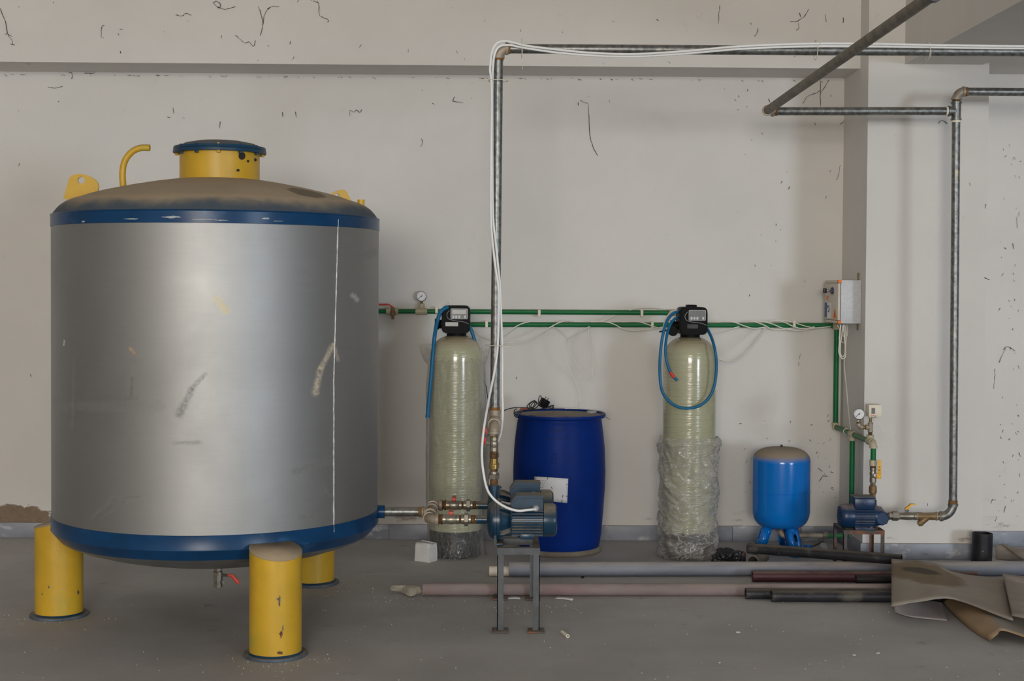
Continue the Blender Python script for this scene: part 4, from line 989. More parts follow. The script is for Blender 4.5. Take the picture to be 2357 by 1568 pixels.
# ------------------------------------------------------------------ green pipe lines on the wall
YGp = WY - .034; gr = .0165
def wp(px, py, y=None): return P(px, py, YGp if y is None else y)
def clip_part(parent, px, py):
    c = wp(px, py); bm = B(); bx(bm, c.x - .009, c.x + .009, c.y - .024, c.y + .033, c.z - .024, c.z + .022, .003)
    return obj('pipe_clip', bm, M['clip'], parent, 'ivory pipe clip')
def vring(c, axis, r, L, m, parent, name, lab=None):
    return obj(name, lathe(B(), [(0, -L / 2), (r * .9, -L / 2), (r, -L / 2 + .003), (r, L / 2 - .003), (r * .9, L / 2), (0, L / 2)], c, axis, 20), m, parent, lab)
ga, gb = wp(845, 716), wp(1556, 720)
g1 = thing('green_water_pipe', ga, 'upper green plastic pipe on the wall between silver tank and right filter head', 'pipe')
tube_ = tube(B(), [ga, gb], gr, 16); obj('pipe', tube_, M['green'], g1)
for x, y in ((1005, 712), (1241, 720), (1477, 720)): clip_part(g1, x, y + 1)
ax = (gb - ga).normalized()
vring(wp(903, 716), ax, .0225, .08, M['ppr'], g1, 'valve_coupling', 'beige coupling')
c = wp(904, 716, YGp - .02); bm = B(); lathe(bm, [(0, -.03), (.016, -.03), (.018, -.012), (.016, .0), (.012, .015), (.012, .024), (0, .024)], c, (0, 0, 1), 12); cyl(bm, c + V((0, 0, -.055)), c + V((0, 0, -.03)), .010, 6)
bv = obj('ball_valve', bm, M['bronze'], g1, 'brass ball valve')
bm = B(); q = c + V((0, 0, .026)); tube(bm, [q + V((.006, 0, -.006)), q + V((-.022, -.01, .014)), q + V((-.032, -.012, .018)), wp(872, 701, YGp - .035)], [.006, .005, .006, .006], 8); obj('lever', bm, M['redlever'], bv, 'red lever')
vring(wp(970, 717), ax, .0225, .078, M['ppr'], g1, 'tee', 'beige tee')
c = wp(970, 717); vring(c + V((0, 0, .034)), (0, 0, 1), .020, .036, M['ppr'], g1, 'tee_socket', 'beige threaded socket')
chain(g1, c + V((0, 0, .052)), (0, 0, 1), [('brass_nipple', .012, .011, 6, M['brass']), ('gauge_stem', .02, .007, 12, M['chrome'])])
gc = wp(970, 682); gauge(g1, (gc.x, YGp - .004, gc.z), 12.0 / K(YGp), M)
vring(wp(1549, 720), ax, .022, .05, M['ppr'], g1, 'end_coupling', 'beige end coupling')
# lower line down the corner, along the pillar side to the single pump
la, lb_ = wp(1070, 747), wp(1926, 749)
Y3 = 8.57
g2 = thing('green_water_pipe', la, 'lower green plastic pipe turning down the wall corner and along the pillar side', 'pipe')
obj('pipe', tube(B(), [la, lb_], gr, 16), M['green'], g2)
for x, y in ((1120, 746), (1501, 747), (1827, 746)): clip_part(g2, x, y)
XD = lb_.x; zD = wp(1925, 983).z
obj('elbow', tube(B(), arc(lb_, (-1, 0, 0), (0, 0, -1), .028), .0225, 18), M['ppr'], g2, 'beige elbow behind the control box')
obj('drop_pipe', tube(B(), [lb_ + V((0, 0, -.03)), V((XD, YGp, zD + .03))], gr, 16), M['green'], g2)
elbow(g2, (XD, YGp, zD), (0, 0, 1), (0, -1, 0), .026, .0225, M['ppr'], collar=1.08, label='beige elbow')
zE = zD
obj('side_run', tube(B(), [(XD, YGp - .03, zE), (XD, Y3 + .03, zE)], gr, 16), M['green'], g2, 'dusty green run towards the viewer')
t1 = PX(1962, 1000, XD).y; t2 = PX(2003, 1014, XD).y
for t, up in ((t1, -1), (t2, 1)):
    bm = B(); lathe(bm, [(0, -.042), (.0205, -.042), (.0225, -.038), (.0225, .038), (.0205, .042), (0, .042)], (XD, t, zE), (0, 1, 0), 20)
    cyl(bm, (XD, t, zE), (XD, t, zE + up * (.042 if up < 0 else .0265)), .0225, 20)
    obj('tee', bm, M['ppr'], g2, 'beige tee')
bot = PX(1957, 1172, XD)
obj('branch_pipe', tube(B(), [(XD, t1, zE - .042), (XD, t1, .105 + .03)], gr, 16), M['green'], g2, 'green branch dropping behind the pump')
elbow(g2, (XD, t1, ZL), (0, 0, 1), (-1, 0, 0), .03, .0225, M['ppr'], collar=1.05, label='beige bottom elbow') if False else None
obj('zip_band', tube(B(), [V((XD + .0185 * math.cos(a), t1 + .16, zE + .0185 * math.sin(a))) for a in [2 * PI * i / 16 for i in range(16)]], .003, 6, closed=True), M['clip'], g2, 'white band')
elbow(g2, (XD, Y3, zE), (0, 1, 0), (0, 0, -1), .028, .0225, M['ppr'], collar=1.08, label='beige elbow over the pump')
k3 = K(Y3)
zv = P(2023, 1059, Y3).z
obj('pump_drop', tube(B(), [(XD, Y3, zE - .03), (XD, Y3, zv)], gr, 16), M['green'], g2)
def l3(px): return px / k3
pp = chain(g2, (XD, Y3, zv), (0, 0, -1), [('threaded_coupling', l3(14), .0225, 16, M['ppr']), ('nipple', l3(4), .019, 8, M['hemp'])])
vb = obj('ball_valve', lathe(B(), [(0, 0), (.020, 0), (.020, l3(6)), (.017, l3(7)), (.021, l3(14)), (.017, l3(22)), (.020, l3(23)), (.020, l3(34)), (0, l3(34))], pp, (0, 0, -1), 16), M['nickel'], g2)
q = pp + V((.004, -.02, -l3(16))); bm = B(); cyl(bm, q, q + V((0, -.022, 0)), .008, 8); cyl(bm, q + V((0, -.010, 0)), q + V((0, -.02, 0)), .012, 6); obj('stem', bm, M['chrome'], vb)
bm = B(); hx = P(2024, 1075, Y3 - .045); hz0, hz1 = P(2026, 1094, Y3 - .045).z, P(2027, 1059, Y3 - .045).z
box(bm, (hx.x, Y3 - .048, (hz0 + hz1) / 2), (.020, .010, hz1 - hz0), .004); box(bm, (hx.x - .002, Y3 - .044, hz0 - .006), (.026, .012, .03), .001)
hd = obj('lever', bm, M['yellever'], vb, 'yellow lever')
bm = B(); 
for zc in (.3, .52):
    z = hz0 + (hz1 - hz0) * zc; tube(bm, [(hx.x - .004, Y3 - .0535, z), (hx.x - .004, Y3 - .0535, z + .006), (hx.x + .004, Y3 - .0535, z + .006)], .0011, 5); tube(bm, [(hx.x + .003, Y3 - .0535, z), (hx.x - .002, Y3 - .0535, z + .003)], .0011, 5)
obj('lever_mark', bm, M['ink'], hd)
pp = pp + V((0, 0, -l3(34)))
pp = chain(g2, pp, (0, 0, -1), [('brass_nipple', l3(6), .017, 6, M['nickel']), ('check_valve', l3(3), .021, 6, M['bronze']), ('check_valve_body', l3(16), .0235, 20, M['bronze']), ('check_valve_end', l3(4), .021, 6, M['bronze']), ('hex_nipple', l3(9), .019, 6, M['nickel']), ('ring', l3(3), .0205, 16, M['brass'])])
ZN = pp.z - .001
# gauge and pressure switch on the run
ga_ = thing('gauge_and_switch_assembly', (XD, t2, zE + .05), 'pressure gauge and cream pressure switch mounted on the green pipe at the pillar', 'pressure gauge')
p = V((XD, t2, zE + .0274)); kt = K(t2)
def lt(px): return px / kt
p = chain(ga_, p, (0, 0, 1), [('threaded_socket', lt(5), .0235, 10, M['ppr']), ('nipple', lt(7), .0125, 12, M['hemp'])])
zt_e = p.z + lt(11)
bm = B(); tube(bm, [p, V((XD, t2, p.z + lt(20)))], .0145, 16); tube(bm, [(XD - .030, t2, zt_e), (XD, t2, zt_e)], .0145, 16)
lathe(bm, [(.01, 0), (.017, .001), (.017, .007), (.01, .008)], p, n=16); lathe(bm, [(.01, 0), (.017, .001), (.017, .007), (.01, .008)], V((XD, t2, p.z + lt(18))), n=16); lathe(bm, [(.01, 0), (.017, .001), (.017, .007), (.01, .008)], V((XD - .030, t2, zt_e)), (1, 0, 0), 16)
obj('tee', bm, M['malle'], ga_)
p2_ = chain(ga_, (XD, t2, p.z + lt(20)), (0, 0, 1), [('hex_bush', lt(3), .0125, 6, M['nickel']), ('switch_stem', lt(9), .0085, 12, M['bronze']), ('stem_nut', lt(4), .011, 6, M['nickel'])])
pe = chain(ga_, (XD - .03, t2, zt_e), (-1, 0, 0), [('brass_nipple', lt(10), .0115, 8, M['brass'])])
eg = P(1976, 986, t2); xg_ = eg.x
elbow(ga_, (xg_, t2, zt_e), (1, 0, 0), (0, 0, 1), pe.x - xg_ if pe.x - xg_ > .02 else .02, .0145, M['malle'])
gc = P(1976, 953, t2)
chain(ga_, (xg_, t2, zt_e + max(.02, pe.x - xg_)), (0, 0, 1), [('red_ring', lt(5), .012, 12, M['hemp']), ('hex_bush', lt(4), .0105, 6, M['nickel']), ('gauge_stem', max(.01, gc.z - 12.5 / kt - zt_e - .045), .006, 10, M['chrome'])])
gauge(ga_, (xg_ + .0, t2 - .01, gc.z), 13.2 / kt, M, d=(-.12, -1, 0))
sx0_, sx1_ = P(1994, 945, t2 + .03).x, P(2029, 945, t2 - .03).x
swz0, swz1 = p2_.z, P(2010, 931, t2).z
sw = obj('pressure_switch', bx(B(), P(2000, 945, t2 - .035).x, sx1_, t2 - .035, t2 + .05, swz0, swz1, .003), mat('cream switch cover', A(206, 198, 180), .45, var=.04), ga_, 'cream pressure switch box')
fx0 = P(2000, 945, t2 - .035).x; fw = sx1_ - fx0; yw = t2 - .0355
obj('switch_window', bx(B(), fx0 + fw * .20, fx0 + fw * .48, yw - .001, yw + .001, swz0 + (swz1 - swz0) * .26, swz0 + (swz1 - swz0) * .74), M['screen'], sw, 'grey scale window')
obj('switch_gland', cyl(B(), (fx0 + fw * .62, t2, swz0 - .006), (fx0 + fw * .62, t2, swz0 - .0005), .008, 12), M['black'], sw)
def text(body, size, m, parent, loc, rot, name, lab, extr=.0004):
    cu = bpy.data.curves.new('t', 'FONT'); cu.body = body; cu.size = size; cu.extrude = extr; cu.align_x = 'CENTER'
    to = bpy.data.objects.new('t', cu); C.objects.link(to); bpy.context.view_layer.update()
    me = bpy.data.meshes.new_from_object(to); bpy.data.objects.remove(to)
    bm = B(); bm.from_mesh(me); bpy.data.meshes.remove(me)
    bmesh.ops.transform(bm, matrix=Matrix.Translation(loc) @ rot, verts=bm.verts)
    return obj(name, bm, m, parent, lab)
text('Danfoss', .011, mat('red print', A(206, 70, 56), .5), sw, V((fx0 + fw * .36, yw - .0004, swz0 + (swz1 - swz0) * .08)), Matrix.Rotation(PI / 2, 4, 'X') @ Matrix.Shear('XY', 4, (.25, 0)) if False else Matrix.Rotation(PI / 2, 4, 'X'), 'red_lettering', 'red lettering')
wire('thin_lead', [V((XD + .012, t2 - .012, p2_.z - .006))] + [P(x, y, t2 - .03) for x, y in ((2013, 966), (2022, 976), (2029, 989), (2038, 999), (2047, 1010), (2055, 1018))], .0022, M['wire'], 'thin grey lead hanging free below the cream pressure switch', 'cable')

# ------------------------------------------------------------------ single pump on its low stand
sf, sb = 8.50, 8.76
zS3 = P(1990, 1221, sf).z
c0, c1 = P(1942, 1222, sf).x, P(2036, 1222, sf).x
s3 = thing('pump_stand', ((c0 + c1) / 2, (sf + sb) / 2, 0), 'low rusty angle iron stand under the single pump by the pillar', 'stand')
for x, sx in ((c0, 1), (c1, -1)):
    for y, sy in ((sf, 1), (sb, -1)):
        bm = B(); angle_post(bm, x, y, 0.0, zS3 - .001, sx, sy, .022, .003); obj('leg', bm, M['angler'], s3)
for y, sy in ((sf, 1), (sb, -1), (sf + .055, 1)):
    bm = B(); bx(bm, c0 - .0006, c1 + .0006, min(y - sy * .0008, y + sy * .003), max(y - sy * .0008, y + sy * .003), zS3 - .024, zS3 - .0005); bx(bm, c0 + .003, c1 - .003, min(y, y + sy * .023), max(y, y + sy * .023), zS3 - .003, zS3 - .0004); obj('cross_rail', bm, M['angler'], s3)
for x, sx in ((c0, 1), (c1, -1)):
    bm = B(); bx(bm, min(x - sx * .0006, x + sx * .003), max(x - sx * .0006, x + sx * .003), sf + .004, sb - .004, zS3 - .024, zS3 - .0005); bx(bm, min(x, x + sx * .023), max(x, x + sx * .023), sf + .004, sb - .004, zS3 - .003, zS3 - .0004); obj('side_rail', bm, M['angler'], s3)
za3 = P(2040, 1188, Y3).z
def x3(px): return P(px, 1188, Y3).x
p3 = thing('water_pump', ((x3(1960) + x3(2010)) / 2, Y3, zS3), 'single blue pump on the low rusty stand by the pillar', 'pump')
pm = M['pump2']; R3 = .0725; o3 = V((x3(1963), Y3, za3)); Lm = x3(2008) - x3(1963)
bm = fins(B(), 0, Lm, R3 * .88, R3, 26, o3); mb = obj('motor_body', bm, pm, p3, 'finned motor body', smooth=20)
Lf = x3(1963) - x3(1932)
bm = lathe(B(), [(0, 0), (R3 * .98, 0), (R3, .004), (R3, Lf * .6), (R3 * .95, Lf * .86), (R3 * .8, Lf), (0, Lf)], o3, (-1, 0, 0), 40); fc = obj('fan_cover', bm, pm, p3, 'dusty fan cover')
for i in range(9):
    z = -R3 * .75 + R3 * 1.5 * i / 8; hwid = math.sqrt(max(0, (R3 * .84) ** 2 - z * z)); bm = B()
    tube(bm, [o3 + V((-Lf * .72, -hwid * 1.08, z)), o3 + V((-Lf * .98, -hwid * .8, z)), o3 + V((-Lf - .004, -hwid * .4, z)), o3 + V((-Lf - .004, hwid * .4, z)), o3 + V((-Lf * .98, hwid * .8, z))], .0042, 6); obj('grille_bar', bm, pm, fc)
hb = .055; zb1 = P(1990, 1142, Y3).z
bm = bx(B(), x3(1962), x3(2009), Y3 - hb, Y3 + hb, za3 + .05, zb1 - .008, .005); tb3 = obj('terminal_box', bm, pm, p3, 'terminal box')
obj('box_lid', bx(B(), x3(1960.5), x3(2010), Y3 - hb - .003, Y3 + hb + .003, zb1 - .0078, zb1 + .002, .004), pm, tb3, 'dusty box lid')
obj('knockout', lathe(B(), [(0, 0), (.012, 0), (.012, .0015), (.009, .002), (0, .002)], (x3(1981), Y3 - hb, zb1 - .035), (0, -1, 0), 16), pm, tb3)
Lv = x3(2040) - x3(2008)
bm = lathe(B(), [(0, 0), (R3 * .92, 0), (R3 * .94, Lv * .12), (R3 * .80, Lv * .45), (R3 * .78, Lv * .62), (R3 * .42, Lv * .86), (R3 * .3, Lv), (0, Lv)], o3 + V((Lm, 0, 0)), (1, 0, 0), 12)
vo = obj('pump_head', bm, pm, p3, 'pump head dusty on top')
obj('head_plate', lathe(B(), [(0, 0), (.042, 0), (.042, .006), (.036, .010), (0, .010)], o3 + V((Lm + Lv * .52, -R3 * .76, -.006)), (0, -1, 0), 8), pm, vo)
bm = lathe(B(), [(0, za3 + .02), (.021, za3 + .02), (.021, ZN - .03), (.0235, ZN - .028), (.0235, ZN), (0, ZN)], (XD, Y3, 0), n=20); obj('outlet_neck', bm, pm, p3)
for xx in (1966, 1998):
    bm = B(); prism(bm, [(x3(xx - 3), Y3 - .062, zS3 + .001), (x3(xx + 8), Y3 - .062, zS3 + .001), (x3(xx + 8), Y3 - .045, za3 - .05), (x3(xx - 3), Y3 - .045, za3 - .05)], (0, .1, 0)); obj('foot_rib', bm, pm, p3)
obj('foot', bx(B(), x3(1962), x3(2006), Y3 - .072, Y3 + .085, zS3 + .0005, zS3 + .012, .003), pm, p3)
bm = B(); c = V((x3(2000), Y3 - .062, zS3 + .012)); cyl(bm, c, c + V((0, 0, .01)), .007, 6); obj('foot_bolt', bm, M['chrome'], p3)

# suction line of the single pump and the pipes on the pillar
yr = Y3
ln = thing('suction_pipework', P(2100, 1189, yr), 'galvanised pipe with yellow lever valve and strainer rising up the pillar from the single pump', 'pipe')
e = V((x3(2040) + .001, yr, za3))
nn = M['nickel']; br = M['bronze']
e = chain(ln, e, (1, 0, 0), [('nipple', l3(5), .0185, 12, M['hemp']), ('hex_ring', l3(8), .0225, 6, nn), ('union_nut', l3(13), .0295, 6, nn), ('union_end', l3(4), .023, 8, M['malle'])])
vb = obj('ball_valve', lathe(B(), [(0, 0), (.021, 0), (.021, l3(6)), (.023, l3(14)), (.024, l3(20)), (.023, l3(27)), (.021, l3(32)), (.023, l3(33)), (.023, l3(38)), (0, l3(38))], e, (1, 0, 0), 16), nn, ln)
q = e + V((l3(17), 0, .02)); bm = B(); cyl(bm, q, q + V((0, 0, .022)), .008, 8); cyl(bm, q + V((0, 0, .008)), q + V((0, 0, .018)), .014, 6); obj('stem', bm, M['chrome'], vb)
bm = B(); q = q + V((0, 0, .022)); prism(bm, [q + V((-.012, -.011, 0)), q + V((.012, -.011, 0)), q + V((.026, -.011, .026)), q + V((.05, -.011, .026)), q + V((.05, -.011, .032)), q + V((.022, -.011, .034)), q + V((.008, -.011, .02)), q + V((-.012, -.011, .005))], (0, .022, 0), .001); obj('lever', bm, M['yellever'], vb, 'yellow lever')
e = e + V((l3(38), 0, 0))
e = chain(ln, e, (1, 0, 0), [('hex_ring', l3(4), .0245, 8, M['malle'])])
bm = lathe(B(), [(0, 0), (.024, 0), (.024, l3(10)), (.021, l3(12)), (.022, l3(28)), (.023, l3(34)), (.023, l3(42)), (0, l3(42))], e, (1, 0, 0), 16)
c = e + V((l3(24), 0, 0)); dgn = V((-.72, 0, -.69)).normalized()
tube(bm, [c, c + dgn * .055], [.022, .019], 16); cyl(bm, c + dgn * .055, c + dgn * .070, .021, 8); cyl(bm, c + dgn * .07, c + dgn * .078, .013, 6)
obj('y_strainer', bm, br, ln, 'bronze strainer with slanting leg')
e = e + V((l3(42), 0, 0))
e = chain(ln, e, (1, 0, 0), [('ring', l3(4), .027, 16, M['malle']), ('nipple', l3(4), .022, 12, nn), ('ring', l3(4), .027, 16, M['malle'])])
xR = P(2193, 1187, yr).x; Rb = max(.035, xR - e.x)
elbow(ln, (xR, yr, za3), (-1, 0, 0), (0, 0, 1), Rb, .026, M['galv'], label='shiny galvanised elbow')
obj('thread_ring', lathe(B(), [(.02, 0), (.026, .001), (.028, .02), (.02, .021)], (xR, yr, za3 + Rb + .002), n=20), M['rust'], ln, 'brown thread ring')
zT = P(2200, 256, yr).z; xRt = P(2201, 256, yr).x
obj('riser', tube(B(), [(xR, yr, za3 + Rb), (xRt, yr, zT - .05)], .0245, 24), M['galv'], ln)
bm = B(); tube(bm, [(xRt, yr, zT - .055), (xRt, yr, zT + .055)], .0275, 20); tube(bm, [(xRt - .05, yr, zT), (xRt, yr, zT)], .0275, 20)
for c, d in (((xRt, yr, zT - .055), (0, 0, 1)), ((xRt, yr, zT + .045), (0, 0, 1)), ((xRt - .05, yr, zT), (1, 0, 0))): lathe(bm, [(.02, 0), (.032, .001), (.032, .010), (.02, .011)], c, d, 20)
obj('tee', bm, M['galv'], ln)
for c, d in (((xRt, yr, zT - .068), (0, 0, 1)), ((xRt - .064, yr, zT), (1, 0, 0))): obj('white_tape_ring', lathe(B(), [(.02, 0), (.0275, .001), (.0275, .012), (.02, .013)], c, d, 20), M['clip'], ln, 'white tape ring')
zU = P(2200, 211, yr).z
obj('nipple', tube(B(), [(xRt, yr, zT + .05), (xRt, yr, zU - .04)], .0235, 20), M['hemp'], ln)
elbow(ln, (xRt, yr, zU), (0, 0, -1), (1, 0, 0), .046, .0265, M['malle'])
ee = P(2480, 213, yr)
obj('thread_ring', lathe(B(), [(.02, 0), (.0275, .001), (.0275, .013), (.02, .014)], (xRt + .052, yr, zU), (1, 0, 0), 20), M['rust'], ln)
obj('top_run', tube(B(), [(xRt + .04, yr, zU), (ee.x, yr, ee.z)], .0245, 24), M['galv'], ln)
xl = P(1764, 256, yr); 
obj('cross_run', tube(B(), [(xl.x + .045, yr, xl.z), (xRt - .04, yr, zT)], .0245, 24), M['galv'], ln)
dgl = V((xl.x, 0, 0))
far = P(2128, 0, P(0, 0, 5.6).y)
elbow(ln, (xl.x, yr, xl.z), (1, 0, 0), (0, -1, 0), .042, .0275, M['malle'])
obj('thread_ring', lathe(B(), [(.02, 0), (.0275, .001), (.0275, .012), (.02, .013)], (xl.x + .052, yr, xl.z), (1, 0, 0), 20), M['rust'], ln)
# direction of the long pipe that comes forward under the ceiling
yE = xl.x and 4.6; pe2 = P(2150, -14, 5.6)
v = (pe2 - xl); s_ = (yE - yr) / v.y; end = xl + v * s_
obj('forward_run', tube(B(), [xl + v.normalized() * .035, end], .0255, 24), M['galvold'], ln, 'brown dusty pipe coming forward overhead')
cl = P(2117, 8, 5.6); tt = (cl - xl).dot(v) / v.dot(v); cl = xl + v * tt; vd = v.normalized(); xa, ya = frame(vd)
bm = B(); lathe(bm, [(.026, -.017), (.032, -.017), (.034, 0), (.032, .017), (.026, .017)], cl, vd, 24)
for s in (-1, 1): box(bm, cl + V((s * .05, 0, .012 * -s)), (.04, .03, .006), .001); cyl(bm, cl + V((s * .055, 0, -.02)), cl + V((s * .055, 0, .05)), .005, 8)
cp_ = obj('pipe_clamp', bm, M['angle'], ln, 'steel hanging clamp')
bm = B(); cyl(bm, cl + V((.055, 0, .03)), V((cl.x + .055, cl.y, CZ)), .005, 8); obj('hanger_rod', bm, M['angle'], cp_)

# ------------------------------------------------------------------ control box and its cables
XBk = XP - .001
yn = PX(1982, 700, XBk).y; XDo = P(1929, 700, yn).x; yfar = PX(1898, 700, XDo).y
bz1, bz0 = P(1955, 645, yn).z, P(1955, 745, yn).z
cb = thing('control_box', (XBk, (yn + yfar) / 2, bz0), 'grey electrical control box on the side of the pillar, warning sticker on its door', 'control box')
bxo = obj('cabinet', bx(B(), XDo + .018, XBk, yn, yfar, bz0, bz1, .003), M['boxgrey'], cb)
bm = B()
for z in (bz0, bz1 - .018): bx(bm, XDo + .002, XDo + .02, yn + .001, yfar - .001, z, z + .018, .004)
obj('cabinet_lip', bm, M['boxdoor'], bxo)
dr = obj('door', bx(B(), XDo, XDo + .015, yn + .004, yfar - .004, bz0 + .02, bz1 - .02, .003), M['boxdoor'], cb, 'grey door')
for z in (bz0 - .001, bz1 - .017): obj('corner_clip', bx(B(), XDo + .0, XDo + .022, yn - .002, yn + .03, z, z + .018, .003), M['orange'], bxo, 'orange corner clip')
zk = bz1 - .068; yk = yn + .20
bm = lathe(B(), [(0, 0), (.018, 0), (.018, .010), (.014, .012), (.014, .03), (0, .03)], (XDo, yk, zk), (-1, 0, 0), 20); sk = obj('selector_switch', bm, M['chrome'], dr, 'selector switch')
obj('switch_collar', lathe(B(), [(0, 0), (.022, 0), (.022, .008), (0, .008)], (XDo - .001, yk - .06, zk), (-1, 0, 0), 20), mat('dark blue ring', A(36, 48, 88), .5), dr, 'dark blue lamp ring')
obj('switch_knob', bx(B(), XDo - .05, XDo - .03, yk - .014, yk + .014, zk - .016, zk + .016, .004), M['black'], sk, 'black knob')
def dpl(y, z): return V((XDo - .0006, y, z))
W_ = yfar - yn
bm = prism(B(), [dpl(yn + W_ * .08, bz0 + .03), dpl(yn + W_ * .36, bz0 + .03), dpl(yn + W_ * .22, bz0 + .10)], (-.0006, 0, 0)); ws = obj('warning_sticker', bm, M['orange'], dr, 'orange triangular warning sticker')
bm = B(); tube(bm, [dpl(yn + W_ * .23, bz0 + .078) - V((.001, 0, 0)), dpl(yn + W_ * .21, bz0 + .062) - V((.001, 0, 0)), dpl(yn + W_ * .24, bz0 + .06) - V((.001, 0, 0)), dpl(yn + W_ * .22, bz0 + .04) - V((.001, 0, 0))], .0016, 5); obj('flash_mark', bm, M['ink'], ws)
bm = prism(B(), [dpl(yn + W_ * .48, bz0 + .03), dpl(yn + W_ * .97, bz0 + .03), dpl(yn + W_ * .97, bz0 + .13), dpl(yn + W_ * .48, bz0 + .13)], (-.0005, 0, 0)); w2 = obj('paper_sticker', bm, M['stick'], dr, 'white and blue sticker')
bm = prism(B(), [dpl(yn + W_ * .80, bz0 + .032) - V((.0006, 0, 0)), dpl(yn + W_ * .968, bz0 + .032) - V((.0006, 0, 0)), dpl(yn + W_ * .968, bz0 + .128) - V((.0006, 0, 0)), dpl(yn + W_ * .80, bz0 + .128) - V((.0006, 0, 0))], (-.0003, 0, 0)); obj('sticker_print', bm, M['bluest'], w2, 'blue print')
bm = B()
c = dpl(yn + W_ * .70, bz0 + .09) - V((.001, 0, 0)); tube(bm, [c + V((0, .03 * math.cos(a), .02 * math.sin(a))) for a in [PI * 2 * i / 16 for i in range(13)]], .004, 6)
obj('sticker_ring', bm, M['bluest'], w2, 'blue ring print')
bm = prism(B(), [dpl(yn + W_ * .72, bz0 + .145), dpl(yn + W_ * .84, bz0 + .145), dpl(yn + W_ * .84, bz0 + .175), dpl(yn + W_ * .72, bz0 + .175)], (-.0005, 0, 0)); obj('round_sticker', bm, M['orange'], dr, 'small orange sticker')
for z0_, z1_ in ((bz1 + .001, P(1972, 628, yn + .07).z), (P(1970, 760, yn + .07).z, bz0 - .001)):
    bm = B(); bx(bm, XBk - .004, XBk, yn + .05, yn + .09, z0_, z1_); cyl(bm, (XBk - .004, yn + .07, (z0_ + z1_) / 2), (XBk - .007, yn + .07, (z0_ + z1_) / 2), .008, 8); obj('mounting_strip', bm, M['bracket'], bxo, 'brass coloured mounting strip')
# wires hanging from the box
yb_ = (yn + yfar) / 2 - .05; xb_ = XDo + .06
def hang(pts, y): return [P(a, b, y) for a, b in pts]
wl_ = [([(1935, 748), (1933, 765), (1932, 790), (1931, 810), (1935, 822), (1941, 826), (1946, 820), (1946, 800), (1943, 770), (1941, 748)], .0042, 'outer white cable loop hanging under the control box'),
       ([(1940, 748), (1938, 770), (1934, 795), (1934, 812), (1939, 821), (1944, 815), (1947, 790), (1948, 765), (1944, 748)], .0038, 'inner white cable loop hanging under the control box'),
       ([(1944, 748), (1946, 765), (1946, 785), (1944, 815), (1943, 840), (1946, 870), (1949, 900), (1952, 935), (1955, 965), (1958, 990)], .0032, 'long white cable dropping from the control box to the green pipe'),
       ([(1927, 748), (1932, 758), (1934, 768), (1931, 778), (1936, 786), (1943, 789), (1948, 782)], .0030, 'thin white tie cable wound round the loops under the control box'),
       ([(1949, 748), (1951, 760), (1950, 772), (1946, 778), (1940, 772), (1937, 762)], .0030, 'short white cable curl right under the control box')]
for i, (pts, r, lab) in enumerate(wl_): wire('white_cable', hang(pts, yn + .06 + .02 * i), r, M['wire'], lab)
